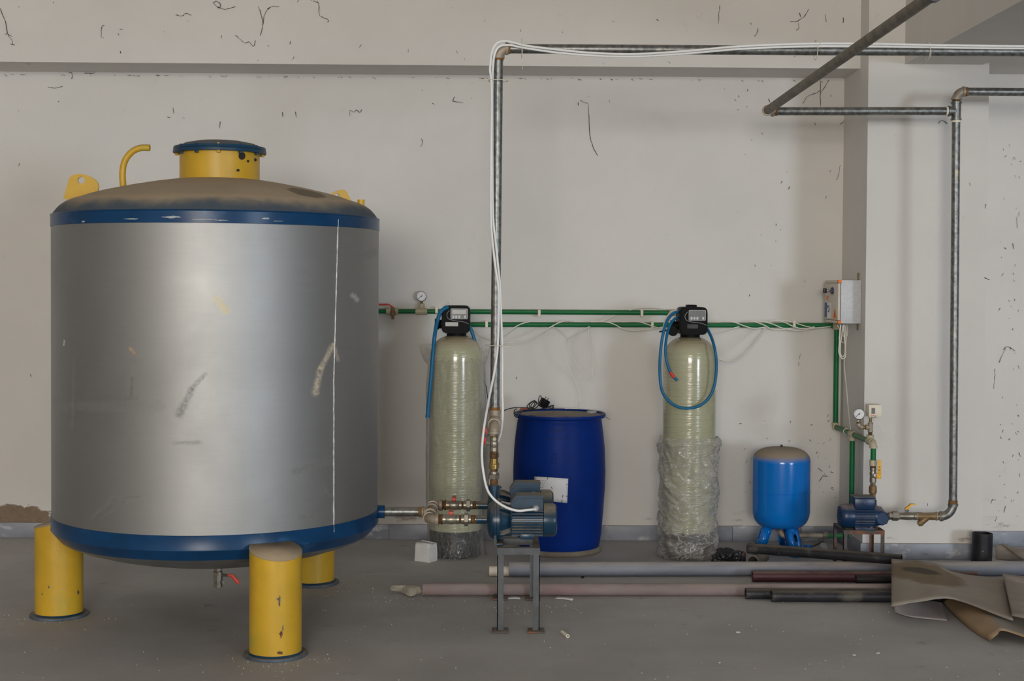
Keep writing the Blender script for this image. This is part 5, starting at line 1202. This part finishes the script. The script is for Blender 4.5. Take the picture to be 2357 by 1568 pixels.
# cables wound round the lower green pipe
yq = YGp - .023; yw_ = YGp - .04
W1 = [([(1083, 753, 0), (1097, 768, .06), (1115, 778, .12), (1150, 786, .17), (1180, 789, .16), (1215, 782, .12), (1255, 760, .05), (1282, 745, 0), (1302, 739, -.0), (1322, 740, -.03)], 'white cable sagging below the green pipe behind the riser'),
      ([(1090, 760, .05), (1125, 783, .1), (1155, 773, .06), (1182, 755, .02), (1202, 745, 0), (1222, 740, 0)], 'white cable rising onto the green pipe right of the riser'),
      ([(1272, 752, .02), (1292, 765, .10), (1306, 782, .16), (1310, 800, .18), (1314, 818, .18), (1327, 838, .16), (1342, 856, .14), (1356, 873, .12), (1363, 872, .12), (1364, 850, .12), (1365, 820, .12), (1358, 800, .10), (1354, 775, .06), (1355, 757, .03)], 'thin grey wire hanging in a pointed loop between the filters'),
      ([(1357, 752, .02), (1332, 765, .12), (1308, 782, .25), (1297, 800, .30), (1299, 825, .30), (1310, 851, .30), (1323, 876, .28), (1331, 902, .28), (1333, 922, .28), (1330.5, 940, .25)], 'white cable curving down from the green pipe to the blue drum'),
      ([(1360, 741, 0), (1392, 741, 0), (1412, 746, 0), (1432, 756, .01), (1455, 761, .03), (1480, 760, .03), (1505, 757, .02), (1530, 752, .04)], 'white cable crossing under the lower green pipe left of the right filter'),
      ([(1432, 741, 0), (1462, 740, 0), (1485, 745, 0), (1505, 752, .02), (1528, 758, .06)], 'white cable crossing the lower green pipe next to the right filter'),
      ([(1448, 714, 0), (1475, 709, 0), (1510, 709, 0), (1540, 712, .02), (1562, 713, .12)], 'pale cable lying over the end of the upper green pipe'),
      ([(1384, 740, 0), (1400, 734, 0), (1414, 727, 0)], 'short pale cable slanting between the two green pipes'),
      ([(1630, 766, .15), (1655, 764, .1), (1682, 757, .03), (1702, 752, .0)], 'white cable right of the right filter head running up to the green pipe'),
      ([(1648, 742, 0), (1668, 740, 0), (1690, 742, 0), (1712, 750, 0), (1735, 756, .01), (1762, 753, .0)], 'white cable winding under the lower green pipe right of the right filter'),
      ([(1650, 823, .28), (1668, 831, .28), (1690, 828, .25), (1715, 812, .2), (1740, 782, .12), (1760, 756, .03)], 'white cable hanging in a deep sag from the green pipe to the right filter'),
      ([(1650, 828, .20), (1672, 833, .20), (1697, 828, .17), (1722, 808, .12), (1746, 778, .06), (1764, 754, -.006)], 'second white cable in the deep sag, just behind the first'),
      ([(1725, 740, 0), (1752, 740, 0), (1778, 746, 0), (1800, 755, .01), (1830, 761, .01), (1855, 759, .0), (1875, 752, 0)], 'white cable spiralling round the green pipe left of the control box'),
      ([(1738, 741, .0), (1758, 748, .006), (1775, 757, .01), (1795, 759, .01), (1822, 756, .0)], 'white cable twisting below the green pipe left of its last clip'),
      ([(1772, 740, .008), (1790, 738, .008), (1808, 743, .010), (1825, 751, .018), (1848, 757, .012), (1880, 755, .006), (1912, 752, .003)], 'white cable crossing the last clip of the lower green pipe'),
      ([(1785, 739, 0), (1812, 739, .008), (1835, 745, .008), (1858, 752, .004), (1885, 756, .002)], 'white cable ending below the control box corner')]
for pts, lab in W1: wire('white_cable', [P(x, y, yw_ - d) for x, y, d in pts], .0038 if 'thin' not in lab else .0026, M['wire'], lab, n=6)

# ------------------------------------------------------------------ pipes lying on the floor
def floor_pipe(name, a, b, r, m, lab, wall=.005, end='l', n=28):
    a, b = V(a), V(b); d = (b - a).normalized()
    bm = hollow(B(), a, b, r, r - wall, n)
    return tag(obj(name, bm, m, None, at=a), lab, 'pipe')
def fp(px, py, r): g = G(px, py); return V((g.x, g.y, r))          # py: where it touches the floor
gpa, gpb = fp(1128, 1323, .042), fp(2480, 1331, .042); gpb.y = gpa.y + .06; gpa.y = 8.36
gp = thing('grey_floor_pipe', gpa, 'long thick grey plastic pipe lying along the wall side of the floor', 'pipe')
dd = (gpb - gpa).normalized(); a2 = G(1166, 1322); gm = gpa + dd * .11
obj('pipe', hollow(B(), gm, gpb, .042, .037, 32), M['grpipe'], gp)
obj('spigot', hollow(B(), gpa + V((0, 0, -.012)) + dd * -.005, gm + dd * .02 + V((0, 0, -.012)), .0295, .026, 24), mat('chalky white pipe end', A(190, 178, 164), .7, var=.1, vs=14, spots=((A(60, 54, 48), 30, .7, .74),)), gp, 'narrower chalky end')
r = .034
pk0, pk1 = fp(973, 1371, r), fp(2240, 1372, r)
floor_pipe('pink_floor_pipe', pk0, pk1, r, M['pinkpipe'], 'long chalky pink pipe lying on the floor before the grey one')
r = .031; mr0 = G(1732, 1341); ymid = 8.26
floor_pipe('maroon_floor_pipe', (P(1733, 1328, 8.22).x, 8.24, r), (P(2250, 1328, 8.24).x, 8.25, r), r, M['maroon'], 'maroon pipe lying between the grey and the pink pipe')
r = .029; b1 = fp(1716, 1379, r); b2 = fp(2250, 1381, r); 
floor_pipe('black_floor_pipe', b1, (b2.x, b1.y + .0, r), r, M['blkpipe'], 'scuffed black pipe against the pink pipe, its left end further left')
r = .031; c1_ = fp(1777, 1387, r); c2_ = fp(2250, 1390, r); c1_.y = b1.y - .064
floor_pipe('black_floor_pipe', c1_, (c2_.x, c1_.y - .0, r), r, M['blkpipe'], 'frontmost scuffed black pipe on the floor')
r = .031; sg = fp(1735, 1304, .037)
st0, st1 = V((P(1733, 1293, 8.66).x, 8.66, .037)), V((P(1757, 1288, 8.86).x, 8.84, .037))
floor_pipe('pipe_offcut', st0, st1, .037, M['stub'], 'short dusty grey pipe offcut with its open end facing the room', .007)
xa_, xb2 = P(1721, 1269, 8.72).x, P(2075, 1297, 8.30).x
floor_pipe('black_leaning_pipe', (xa_, 8.72, .037 * 2 + .0325), (xb2, 8.30, .084 + .036), .0315, M['blkpipe'], 'long scuffed black pipe slanting across the others, propped on the short offcut')
floor_pipe('dark_rail_offcut', (P(1970, 1331, 8.18).x, 8.178, .03), (P(2240, 1331, 8.18).x, 8.178, .03), .024, M['black'], 'short black tube lying in the gap between maroon and pink pipes', .004)
bm = B(); bx(bm, P(1705, 1288, 8.80).x, P(1717, 1288, 8.80).x, 8.80, 8.86, .001, .062, .003)
tag(obj('brick_scrap', bm, M['maroon'], None, at=(P(1710, 1288, 8.8).x, 8.83, 0)), 'small maroon block between the black bag and the pipe offcut', 'block')
# standing pipe
sp0 = G(2259, 1299)
sp = tag(obj('standing_pipe_offcut', hollow(B(), (sp0.x, sp0.y, .0), (sp0.x + .004, sp0.y, P(2259, 1227, sp0.y).z), 23.2 / K(sp0.y), 23.2 / K(sp0.y) - .005, 40), M['blkpipe'], None, at=(sp0.x, sp0.y, 0)), 'short wide black pipe standing upright by the pillar base', 'pipe')
# black bag
def blob(c, s, amp, seed, fz=True, sub=4):
    bm = B(); bmesh.ops.create_icosphere(bm, subdivisions=sub, radius=1)
    for v in bm.verts:
        n = v.co.normalized(); d = 1 + amp * noise.fractal(n * 1.8 + V((seed, 0, 0)), 1, 2, 5)
        q = V((n.x * s[0] * d, n.y * s[1] * d, n.z * s[2] * d)); v.co = V(c) + q
        if v.co.z < .002: v.co.z = .002 + .001 * n.x
    return bm
bgy = 8.74
tag(obj('plastic_bag', blob((P(1674, 1285, bgy).x, bgy, .042), (.085, .06, .052), .45, 4.2, sub=5), M['bag'], None, at=(P(1682, 1285, bgy).x, bgy, 0), smooth=45), 'crumpled black plastic bag at the foot of the right filter', 'bag')
# white carton
wc = G(984, 1294); D_ = wc.y
def cz(px, py, y): return P(px, py, y)
nb, lb2, rb, tk = G(988, 1296.5), G(954.5, 1291.5), G(1006.5, 1291), None
bk = lb2 + rb - nb
hgt = P(988, 1254, nb.y).z
def up(p, h, dx=0): return p + V((dx, 0, h))
q = [nb, rb, bk, lb2]; hs_ = [hgt * .955, hgt * .98, hgt * 1.02, hgt * 1.0]
bm = B(); vs0 = [bm.verts.new(p + V((0, 0, .002))) for p in q]; vs1 = [bm.verts.new(up(p, h, .006 if i == 3 else (-.004 if i == 1 else 0))) for i, (p, h) in enumerate(zip(q, hs_))]
bridge(bm, vs0, vs1); bm.faces.new(list(reversed(vs0))); bmesh.ops.subdivide_edges(bm, edges=list(bm.edges), cuts=4, use_grid_fill=True)
for v in bm.verts: v.co += V((noise.noise(v.co * 25), noise.noise(v.co * 25 + V((5, 0, 0))), 0)) * .0035
crt = obj('carton', bm, M['papbox'], None, at=bk.lerp(nb, .5)); thicken(crt, .002); tag(crt, 'small open white carton on the floor left of the wrapped filter base', 'box')
bm = B(); fl = [vs for vs in (up(nb, hgt * .955), up(lb2, hgt, .006), up(lb2, hgt, .006).lerp(up(bk, hgt * 1.02), .6), up(nb, hgt * .955).lerp(up(rb, hgt * .98, -.004), .6))]
bm.faces.new([bm.verts.new(p + V((0, 0, .001))) for p in fl]); o = obj('flap', bm, M['papbox'], crt, 'folded in flap', norm=False); thicken(o, .0015)
# rag
rg = G(934, 1366)
def ragz(u, v): return
bm = B(); pts = []
ol = [(897, 1357), (905, 1351), (925, 1352), (931, 1346), (948, 1349), (962, 1346), (972, 1354), (973, 1362)]
ul = [(899, 1361), (907, 1361), (922, 1363), (932, 1369), (940, 1374), (955, 1373), (960, 1366), (972, 1367)]
NJ = 9
for i in range(8):
    a_, b_ = G(*ol[i], .035), G(*ul[i], .004); row = []
    for j in range(NJ):
        t = j / (NJ - 1); p = a_.lerp(b_, t); p = p + V((0, .03 * (1 - t), 0)) * 0 + V((0, 0, .02 * math.sin(t * PI) + .006 * noise.noise(V((i * .9, j * .9, 0)))))
        row.append(p)
    pts.append(row)
og = grid(bm, pts, 8, NJ); rgo = obj('rag', og, M['rag'], None, at=G(934, 1370)); thicken(rgo, .006); md = rgo.modifiers.new('s', 'SUBSURF'); md.levels = 2; md.render_levels = 2
tag(rgo, 'dusty pale rag lying off the left end of the pink pipe', 'rag')
# paper strips, tube, pebbles
for a_, b_, w_, lab in (((1169, 1380), (1197, 1380), .014, 'white paper strip on the floor between the tall stand legs'), ((1278, 1379), (1318, 1383), .014, 'longer white paper strip on the floor right of the tall stand')):
    p, q2_ = G(*a_), G(*b_); n = V((-(q2_ - p).y, (q2_ - p).x, 0)).normalized() * w_; bm = B()
    pts = [[p.lerp(q2_, i / 6) + n * j + V((0, 0, .004 + .006 * math.sin(i / 6 * PI) * .5 + .006 * (j > 0) )) for j in (-1, 0, 1)] for i in range(7)]
    o = obj('paper_strip', grid(bm, pts, 7, 3), M['paper'], None, at=p, norm=False); thicken(o, .001); tag(o, lab, 'paper')
p, q2_ = G(1294, 1459), G(1307, 1469); p.z = q2_.z = .009
tag(obj('tube_offcut', hollow(B(), p, q2_, .009, .006, 14), M['clip'], None, at=p), 'short white tube offcut on the open floor right of the tall stand', 'tube')
for px, py, s, lab in ((1699, 1459, .012, 'small pale stone on the open floor below the black pipes'), (2021, 1507, .011, 'small pale stone near the bottom edge at right'), (1966, 1511, .010, 'white plaster lump on the floor near the bottom, right half'), (1656, 1528, .008, 'tiny white chip on the floor near the bottom edge, centre right')):
    g = G(px, py); tag(obj('stone', blob((g.x, g.y, s * .5), (s * .9, s * .6, s * .5), .35, px * .1, sub=2), M['stone'], None, at=g), lab, 'stone')
g = G(1341, 1331); tag(obj('nut', lathe(B(), [(0, 0), (.009, 0), (.009, .01), (0, .01)], g, n=6), M['black'], None, at=g), 'small black nut on the floor between the grey and pink pipes', 'nut')
bm = B(); rr_ = random.Random(11)
for i in range(420):
    px, py = rr_.uniform(0, 2357), rr_.uniform(1300, 1566)
    if rr_.random() < .45: cx_, cy_ = rr_.choice(((633, 1515), (140, 1422), (740, 1350), (1190, 1400), (1300, 1395), (2080, 1420), (640, 1520), (930, 1375))); px, py = cx_ + rr_.gauss(0, 60), cy_ + rr_.gauss(4, 12)
    if py < 1290 or (px > 2045 and py < 1485): continue
    g = G(px, py)
    if any((V((g.x, g.y, 0)) - V((q.x, q.y, 0))).length < .155 for q in (bF, bL, bB_)) or (abs(g.x - .1) < .18 and min(abs(g.y - fy0), abs(g.y - fy1)) < .09): continue
    s = rr_.uniform(.0012, .0034)
    t = bmesh.new(); bmesh.ops.create_icosphere(t, subdivisions=1, radius=s); bmesh.ops.translate(t, vec=g + V((0, 0, s * .5)), verts=t.verts); join(bm, t)
o = obj('plaster_crumbs', bm, M['stone']); tag(o, 'tiny white plaster crumbs scattered over the floor', 'debris'); o['kind'] = 'stuff'
# ring and cap beside the small tank
g = G(1888, 1262); rc = thing('metal_strap_ring', g, 'loose metal ring with round lid on the floor behind the leaning pipe', 'ring')
bm = B(); tube(bm, [V((P(1884, 1252, 9.25).x + .034 * math.cos(a), 9.25 + .03 * math.sin(a), .04 + .02 * math.cos(a + .6))) for a in [2 * PI * i / 24 for i in range(24)]], .004, 6, closed=True); obj('ring', bm, M['angler'], rc)
obj('lid', lathe(B(), [(0, 0), (.027, 0), (.029, .006), (.024, .009), (0, .007)], (P(1896, 1255, 9.2).x, 9.2, .028), (.25, -.75, .6), 24), M['grpipe'], rc, 'grey lid')
g = G(1860, 1243); tag(obj('bottle_cap', lathe(B(), [(0, 0), (.03, 0), (.028, .022), (0, .022)], (P(1860, 1240, 9.3).x, 9.3, .001), n=20), M['ptblue'], None, at=(P(1860, 1240, 9.3).x, 9.3, 0)), 'small blue cap on the floor behind the low pipe', 'cap')

# ------------------------------------------------------------------ cardboard
def sheet(name, cols, m, lab, nv=14, per=5, sag=0, amp=.004, seed=0, t=.005):
    """cols: list of (back (px,py,z), front (px,py,z)), smoothed along the sheet"""
    bk = catmull([G(*c[0]) for c in cols], per); fr = catmull([G(*c[1]) for c in cols], per); pts = []
    for a_, b_ in zip(bk, fr):
        row = []
        for j in range(nv):
            u = j / (nv - 1); p = a_.lerp(b_, u); p = p + V((0, 0, sag * math.sin(u * PI) + amp * noise.fractal(V((p.x * 5 + seed, p.y * 5, 0)), 1, 2, 3)))
            if p.z < .004: p.z = .004
            row.append(p)
        pts.append(row)
    o = obj(name, grid(B(), pts, len(pts), nv), m, None, at=pts[0][0], norm=False, smooth=50); thicken(o, t); return tag(o, lab, 'cardboard')
def cardmat():
    s = NT('stained cardboard'); co = s.coord('Object')
    b = A(136, 128, 118); c = s.mix(s.ramp(s.noise(co, 4, 7), .3, .7), tuple(v * .9 for v in b), tuple(v * 1.08 for v in b))
    wv = s.n('ShaderNodeTexWave', wave_type='BANDS', bands_direction='X'); wv.inputs['Scale'].default_value = 60; s.t.links.new(co, wv.inputs['Vector'])
    sp = s.n('ShaderNodeSeparateXYZ'); s.t.links.new(co, sp.inputs[0])
    def spot(cx, cy, rx, ry, lo, hi):
        ex = s.math('DIVIDE', s.math('SUBTRACT', sp.outputs[0], cx), rx); ey = s.math('DIVIDE', s.math('SUBTRACT', sp.outputs[1], cy), ry)
        d = s.math('ADD', s.math('ADD', s.math('MULTIPLY', ex, ex), s.math('MULTIPLY', ey, ey)), s.math('MULTIPLY', s.math('SUBTRACT', s.noise(co, 7, 6, .7), .5), 1.6)); return s.ramp(d, hi, lo)
    c = s.mix(s.math('MULTIPLY', spot(.12, -.28, .22, .26, .55, 1.15), .75), c, A(96, 76, 42))
    c = s.mix(s.math('MULTIPLY', spot(.10, -.24, .12, .08, .4, 1.1), .8), c, A(44, 38, 30))
    s.set(s.b.inputs['Base Color'], c); s.b.inputs['Roughness'].default_value = .85
    s.bump(s.math('ADD', wv.outputs['Color'], s.noise(co, 30, 4)), .12, .003)
    return s.m
sheet('cardboard_sheet', [((2052, 1288, .165), (2052, 1396, .085)), ((2085, 1290, .165), (2080, 1391, .10)), ((2130, 1294, .155), (2115, 1385, .105)), ((2165, 1303, .135), (2150, 1379, .115)), ((2190, 1316, .11), (2185, 1378, .11)), ((2235, 1325, .095), (2220, 1387, .10)), ((2275, 1329, .09), (2275, 1408, .085)), ((2312, 1332, .09), (2332, 1429, .066))],
      cardmat(), 'large grey cardboard sheet with brown stain draped over the pipe ends', nv=18, sag=.006)
sheet('cardboard_sheet', [((2308, 1322, .125), (2330, 1418, .105)), ((2340, 1325, .12), (2370, 1424, .105)), ((2400, 1329, .11), (2430, 1430, .07)), ((2470, 1333, .08), (2500, 1436, .06))], M['card'], 'grey cardboard sheet at the right edge overlapping the stained one', seed=9)
sheet('cardboard_sheet', [((2058, 1396, .03), (2060, 1410, .008)), ((2100, 1388, .04), (2096, 1420, .006)), ((2140, 1382, .03), (2150, 1426, .006)), ((2168, 1386, .02), (2180, 1429, .004))], M['cardlil'], 'pale grey cardboard piece lying flat below the stained sheet', amp=.002, seed=4, t=.004)
# folded sheet: profile swept from back left to front right
c_lo = [(2176, 1393, .004), (2204, 1423, .004), (2240, 1453, .004), (2279, 1477, .004)]
c_a = [(2170, 1384, .022), (2197, 1406, .03), (2240, 1439, .034), (2284, 1470, .03)]
c_b = [(2182, 1378, .042), (2216, 1391, .054), (2262, 1425, .058), (2296, 1460, .05)]
c_c = [(2205, 1375, .048), (2243, 1391, .058), (2288, 1422, .06), (2311, 1452, .055)]
c_d = [(2250, 1374, .036), (2300, 1400, .038), (2345, 1430, .038), (2380, 1474, .036)]
c_e = [(2330, 1376, .03), (2400, 1405, .03), (2450, 1444, .028), (2480, 1506, .025)]
lines = [catmull([G(*p) for p in c], 5) for c in (c_lo, c_a, c_b, c_c, c_d, c_e)]
pts = [catmull([ln_[i] for ln_ in lines], 4) for i in range(len(lines[0]))]
for row in pts:
    for p in row: p.z = max(.004, p.z + .003 * noise.noise(p * 8))
def foldmat():
    s = NT('folded cardboard'); co = s.coord('Object'); g = s.n('ShaderNodeNewGeometry'); sp = s.n('ShaderNodeSeparateXYZ'); s.t.links.new(g.outputs['Normal'], sp.inputs[0])
    n = s.noise(co, 5, 6); a_ = A(164, 132, 92); b_ = A(134, 126, 116)
    m = s.ramp(s.math('ADD', s.math('ABSOLUTE', sp.outputs[2]), s.math('MULTIPLY', s.math('SUBTRACT', n, .5), .2)), .72, .93)
    c = s.mix(s.ramp(n, .3, .7), tuple(v * .9 for v in a_), tuple(v * 1.1 for v in a_)); c = s.mix(m, c, b_)
    s.set(s.b.inputs['Base Color'], c); s.b.inputs['Roughness'].default_value = .85; return s.m
o = obj('cardboard_sheet', grid(B(), pts, len(pts), len(pts[0])), foldmat(), None, at=pts[0][0], norm=False, smooth=60); thicken(o, .005)
o.data.materials.append(M['cardtan']); nj = len(pts[0]) - 1
for k_, p_ in enumerate(o.data.polygons): p_.material_index = 1 if k_ % nj < 11 else 0
tag(o, 'folded tan cardboard with open end, frontmost at the right edge', 'cardboard')
sheet('cardboard_scrap', [((2290, 1256, .05), (2293, 1287, .004)), ((2310, 1254, .06), (2325, 1288, .01)), ((2332, 1262, .06), (2352, 1289, .02)), ((2380, 1272, .05), (2400, 1292, .02))], M['card'], 'torn cardboard piece lying by the wall right of the standing pipe', amp=.008, seed=2, nv=8)
sheet('cardboard_scrap', [((2303, 1252, .075), (2330, 1272, .055)), ((2330, 1262, .08), (2350, 1284, .06)), ((2375, 1264, .085), (2385, 1292, .05))], M['card'], 'upper torn cardboard flap by the wall at the right edge', amp=.006, seed=6, nv=6)

# ------------------------------------------------------------------ cobwebs and dirt specks on the walls
def wally(px, py):
    if px > 2290: return RY if py > 165 else RY - .28
    if px > 2003: return PY
    if py < 150: return BY
    return WY
webs = [[(0, 18), (8, 40), (14, 55), (17, 78), (27, 92), (29, 103)], [(17, 78), (24, 82), (29, 84)], [(24, 101), (34, 103)], [(490, 5), (500, 15), (515, 21), (530, 19), (541, 15)], [(492, 6), (497, 3), (506, 8), (508, 16), (500, 18)], [(595, 15), (600, 30), (605, 50), (603, 66), (599, 82)], [(607, 40), (612, 28), (622, 17), (632, 14), (642, 16)], [(605, 55), (608, 40)], [(622, 17), (616, 20)], [(722, 3), (733, 8), (735, 33), (742, 40), (756, 46), (754, 52)], [(733, 8), (730, 3)], [(405, 34), (418, 37), (428, 30), (440, 35)],
        [(541, 80), (555, 92), (565, 99), (572, 96), (583, 107), (588, 93)], [(233, 87), (234, 62), (240, 58)], [(275, 67), (282, 69)], [(110, 200), (125, 203), (143, 199)], [(805, 268), (806, 254), (815, 258), (820, 253), (828, 259), (833, 252)], [(158, 165), (166, 170), (165, 182)], [(195, 168), (215, 169), (220, 165)], [(1335, 230), (1344, 236), (1354, 240), (1356, 270), (1358, 310), (1362, 328), (1368, 345), (1376, 359)],
        [(1818, 49), (1832, 50), (1840, 46), (1853, 36), (1861, 20)], [(1838, 52), (1839, 62), (1834, 70)], [(1840, 30), (1843, 40)], [(1745, 65), (1742, 76), (1737, 84)], [(1888, 190), (1889, 215), (1888, 245)], [(1888, 208), (1876, 216), (1858, 222), (1848, 238)], [(1907, 184), (1896, 205), (1888, 215)], [(1945, 272), (1941, 281), (1934, 286)], [(1934, 380), (1931, 398), (1926, 415)], [(1657, 12), (1655, 30), (1654, 55)], [(1942, 40), (1941, 52)], [(1899, 33), (1902, 50)],
        [(970, 320), (973, 328), (969, 338)], [(42, 382), (46, 376)], [(1040, 232), (1048, 234), (1066, 237)], [(1046, 222), (1043, 232)], [(650, 258), (651, 268)], [(680, 257), (681, 270)], [(398, 247), (399, 261)], [(420, 271), (425, 273)], [(507, 280), (506, 296)],
        [(2308, 806), (2316, 798), (2327, 801), (2337, 808)], [(2316, 800), (2306, 820), (2300, 835)], [(2290, 850), (2289, 870), (2288, 895)], [(2340, 500), (2342, 525)], [(2265, 640), (2278, 645)], [(1918, 1124), (1914, 1122)], [(1885, 1110), (1890, 1102), (1894, 1096), (1900, 1097), (1907, 1096)], [(1900, 1096), (1898, 1090)], [(1895, 1135), (1893, 1132)], [(1913, 1125), (1919, 1127)], [(1903, 960), (1909, 954)], [(1884, 1078), (1890, 1083), (1893, 1086)], [(1912, 1086), (1918, 1088)], [(1895, 1022), (1898, 1019)],
        [(1842, 815), (1840, 828)], [(1838, 835), (1839, 842)], [(2300, 1175), (2295, 1190), (2290, 1200)], [(2315, 1165), (2312, 1180)], [(2280, 1160), (2285, 1150), (2292, 1152)], [(2232, 420), (2233, 428)], [(2270, 470), (2268, 480)], [(70, 862), (72, 868)], [(1190, 868), (1189, 872)], [(2135, 1165), (2136, 1160)], [(2325, 1010), (2322, 1014)], [(2330, 560), (2334, 575)], [(2160, 285), (2168, 277), (2180, 284)]]
bm = B(); rr_ = random.Random(5)
def strand(pts, r):
    q = [P(x, y, wally(x, y) - .006) for x, y in pts]
    if len(q) > 2: q = catmull(q, 3)
    tube(bm, [p + V((rr_.gauss(0, .0012), 0, rr_.gauss(0, .0012))) for p in q], [r * rr_.uniform(.5, 1.6) for _ in q], 4)
for w_ in webs: strand(w_, .0016)
for i in range(190):
    if rr_.random() < .4: x, y = rr_.uniform(1660, 1930), rr_.uniform(190, 700) if rr_.random() < .45 else rr_.uniform(960, 1190)
    elif rr_.random() < .5: x, y = rr_.uniform(2296, 2350), rr_.uniform(300, 1190)
    else: x, y = rr_.uniform(5, 1930), abs(rr_.gauss(0, 190))
    if 150 < y < 190 or (y > 300 and x < 1700): continue
    L_ = rr_.uniform(1.5, 8); a_ = rr_.gauss(PI / 2, .7); strand([(x, y), (x + L_ * math.cos(a_), y + L_ * math.sin(a_))], rr_.uniform(.0008, .0017))
# crumbs of web along the beam's inner corner
for i in range(70):
    x = rr_.uniform(0, 1900); y = 168 + x * .0075; strand([(x, y + 3), (x + rr_.uniform(2, 9), y + 3 + rr_.uniform(0, 5))], .0010)
o = obj('cobwebs', bm, M['web']); tag(o, 'dark cobweb strands and specks clinging to the plaster walls', 'cobweb'); o['kind'] = 'stuff'
sc = bpy.context.scene
sc.view_settings.view_transform = 'Standard'; sc.view_settings.look = 'None'; sc.view_settings.gamma = 1
sc.view_settings.use_curve_mapping = False; sc.view_settings.exposure = EXPOSURE
sc.cycles.use_denoising = True
sc.cycles.max_bounces = 8; sc.cycles.diffuse_bounces = 5; sc.cycles.transparent_max_bounces = 16
sc.cycles.caustics_reflective = False; sc.cycles.caustics_refractive = False

GROUPS = {'white_cable': 'white cables round the green pipes', 'drain_hose': 'blue hoses at the filter heads', 'filter_vessel': 'filter vessels by the wall', 'cable_tie': 'nylon ties on the grey pipework',
          'black_floor_pipe': 'pipes lying on the floor', 'maroon_floor_pipe': 'pipes lying on the floor', 'pink_floor_pipe': 'pipes lying on the floor', 'grey_floor_pipe': 'pipes lying on the floor', 'black_leaning_pipe': 'pipes lying on the floor',
          'cardboard_sheet': 'cardboard sheets at the right', 'cardboard_scrap': 'cardboard sheets at the right', 'power_cable': 'white cables on the high pipe', 'stone': 'small stones on the floor', 'paper_strip': 'paper strips on the floor',
          'green_water_pipe': 'green pipe lines on the wall', 'pump_stand': 'pump stands', 'sensor_tube': 'pale tubes at the filter heads'}
for o in bpy.data.objects:
    if o.parent is None and o.name.split('.')[0] in GROUPS and 'group' not in o: o['group'] = GROUPS[o.name.split('.')[0]]
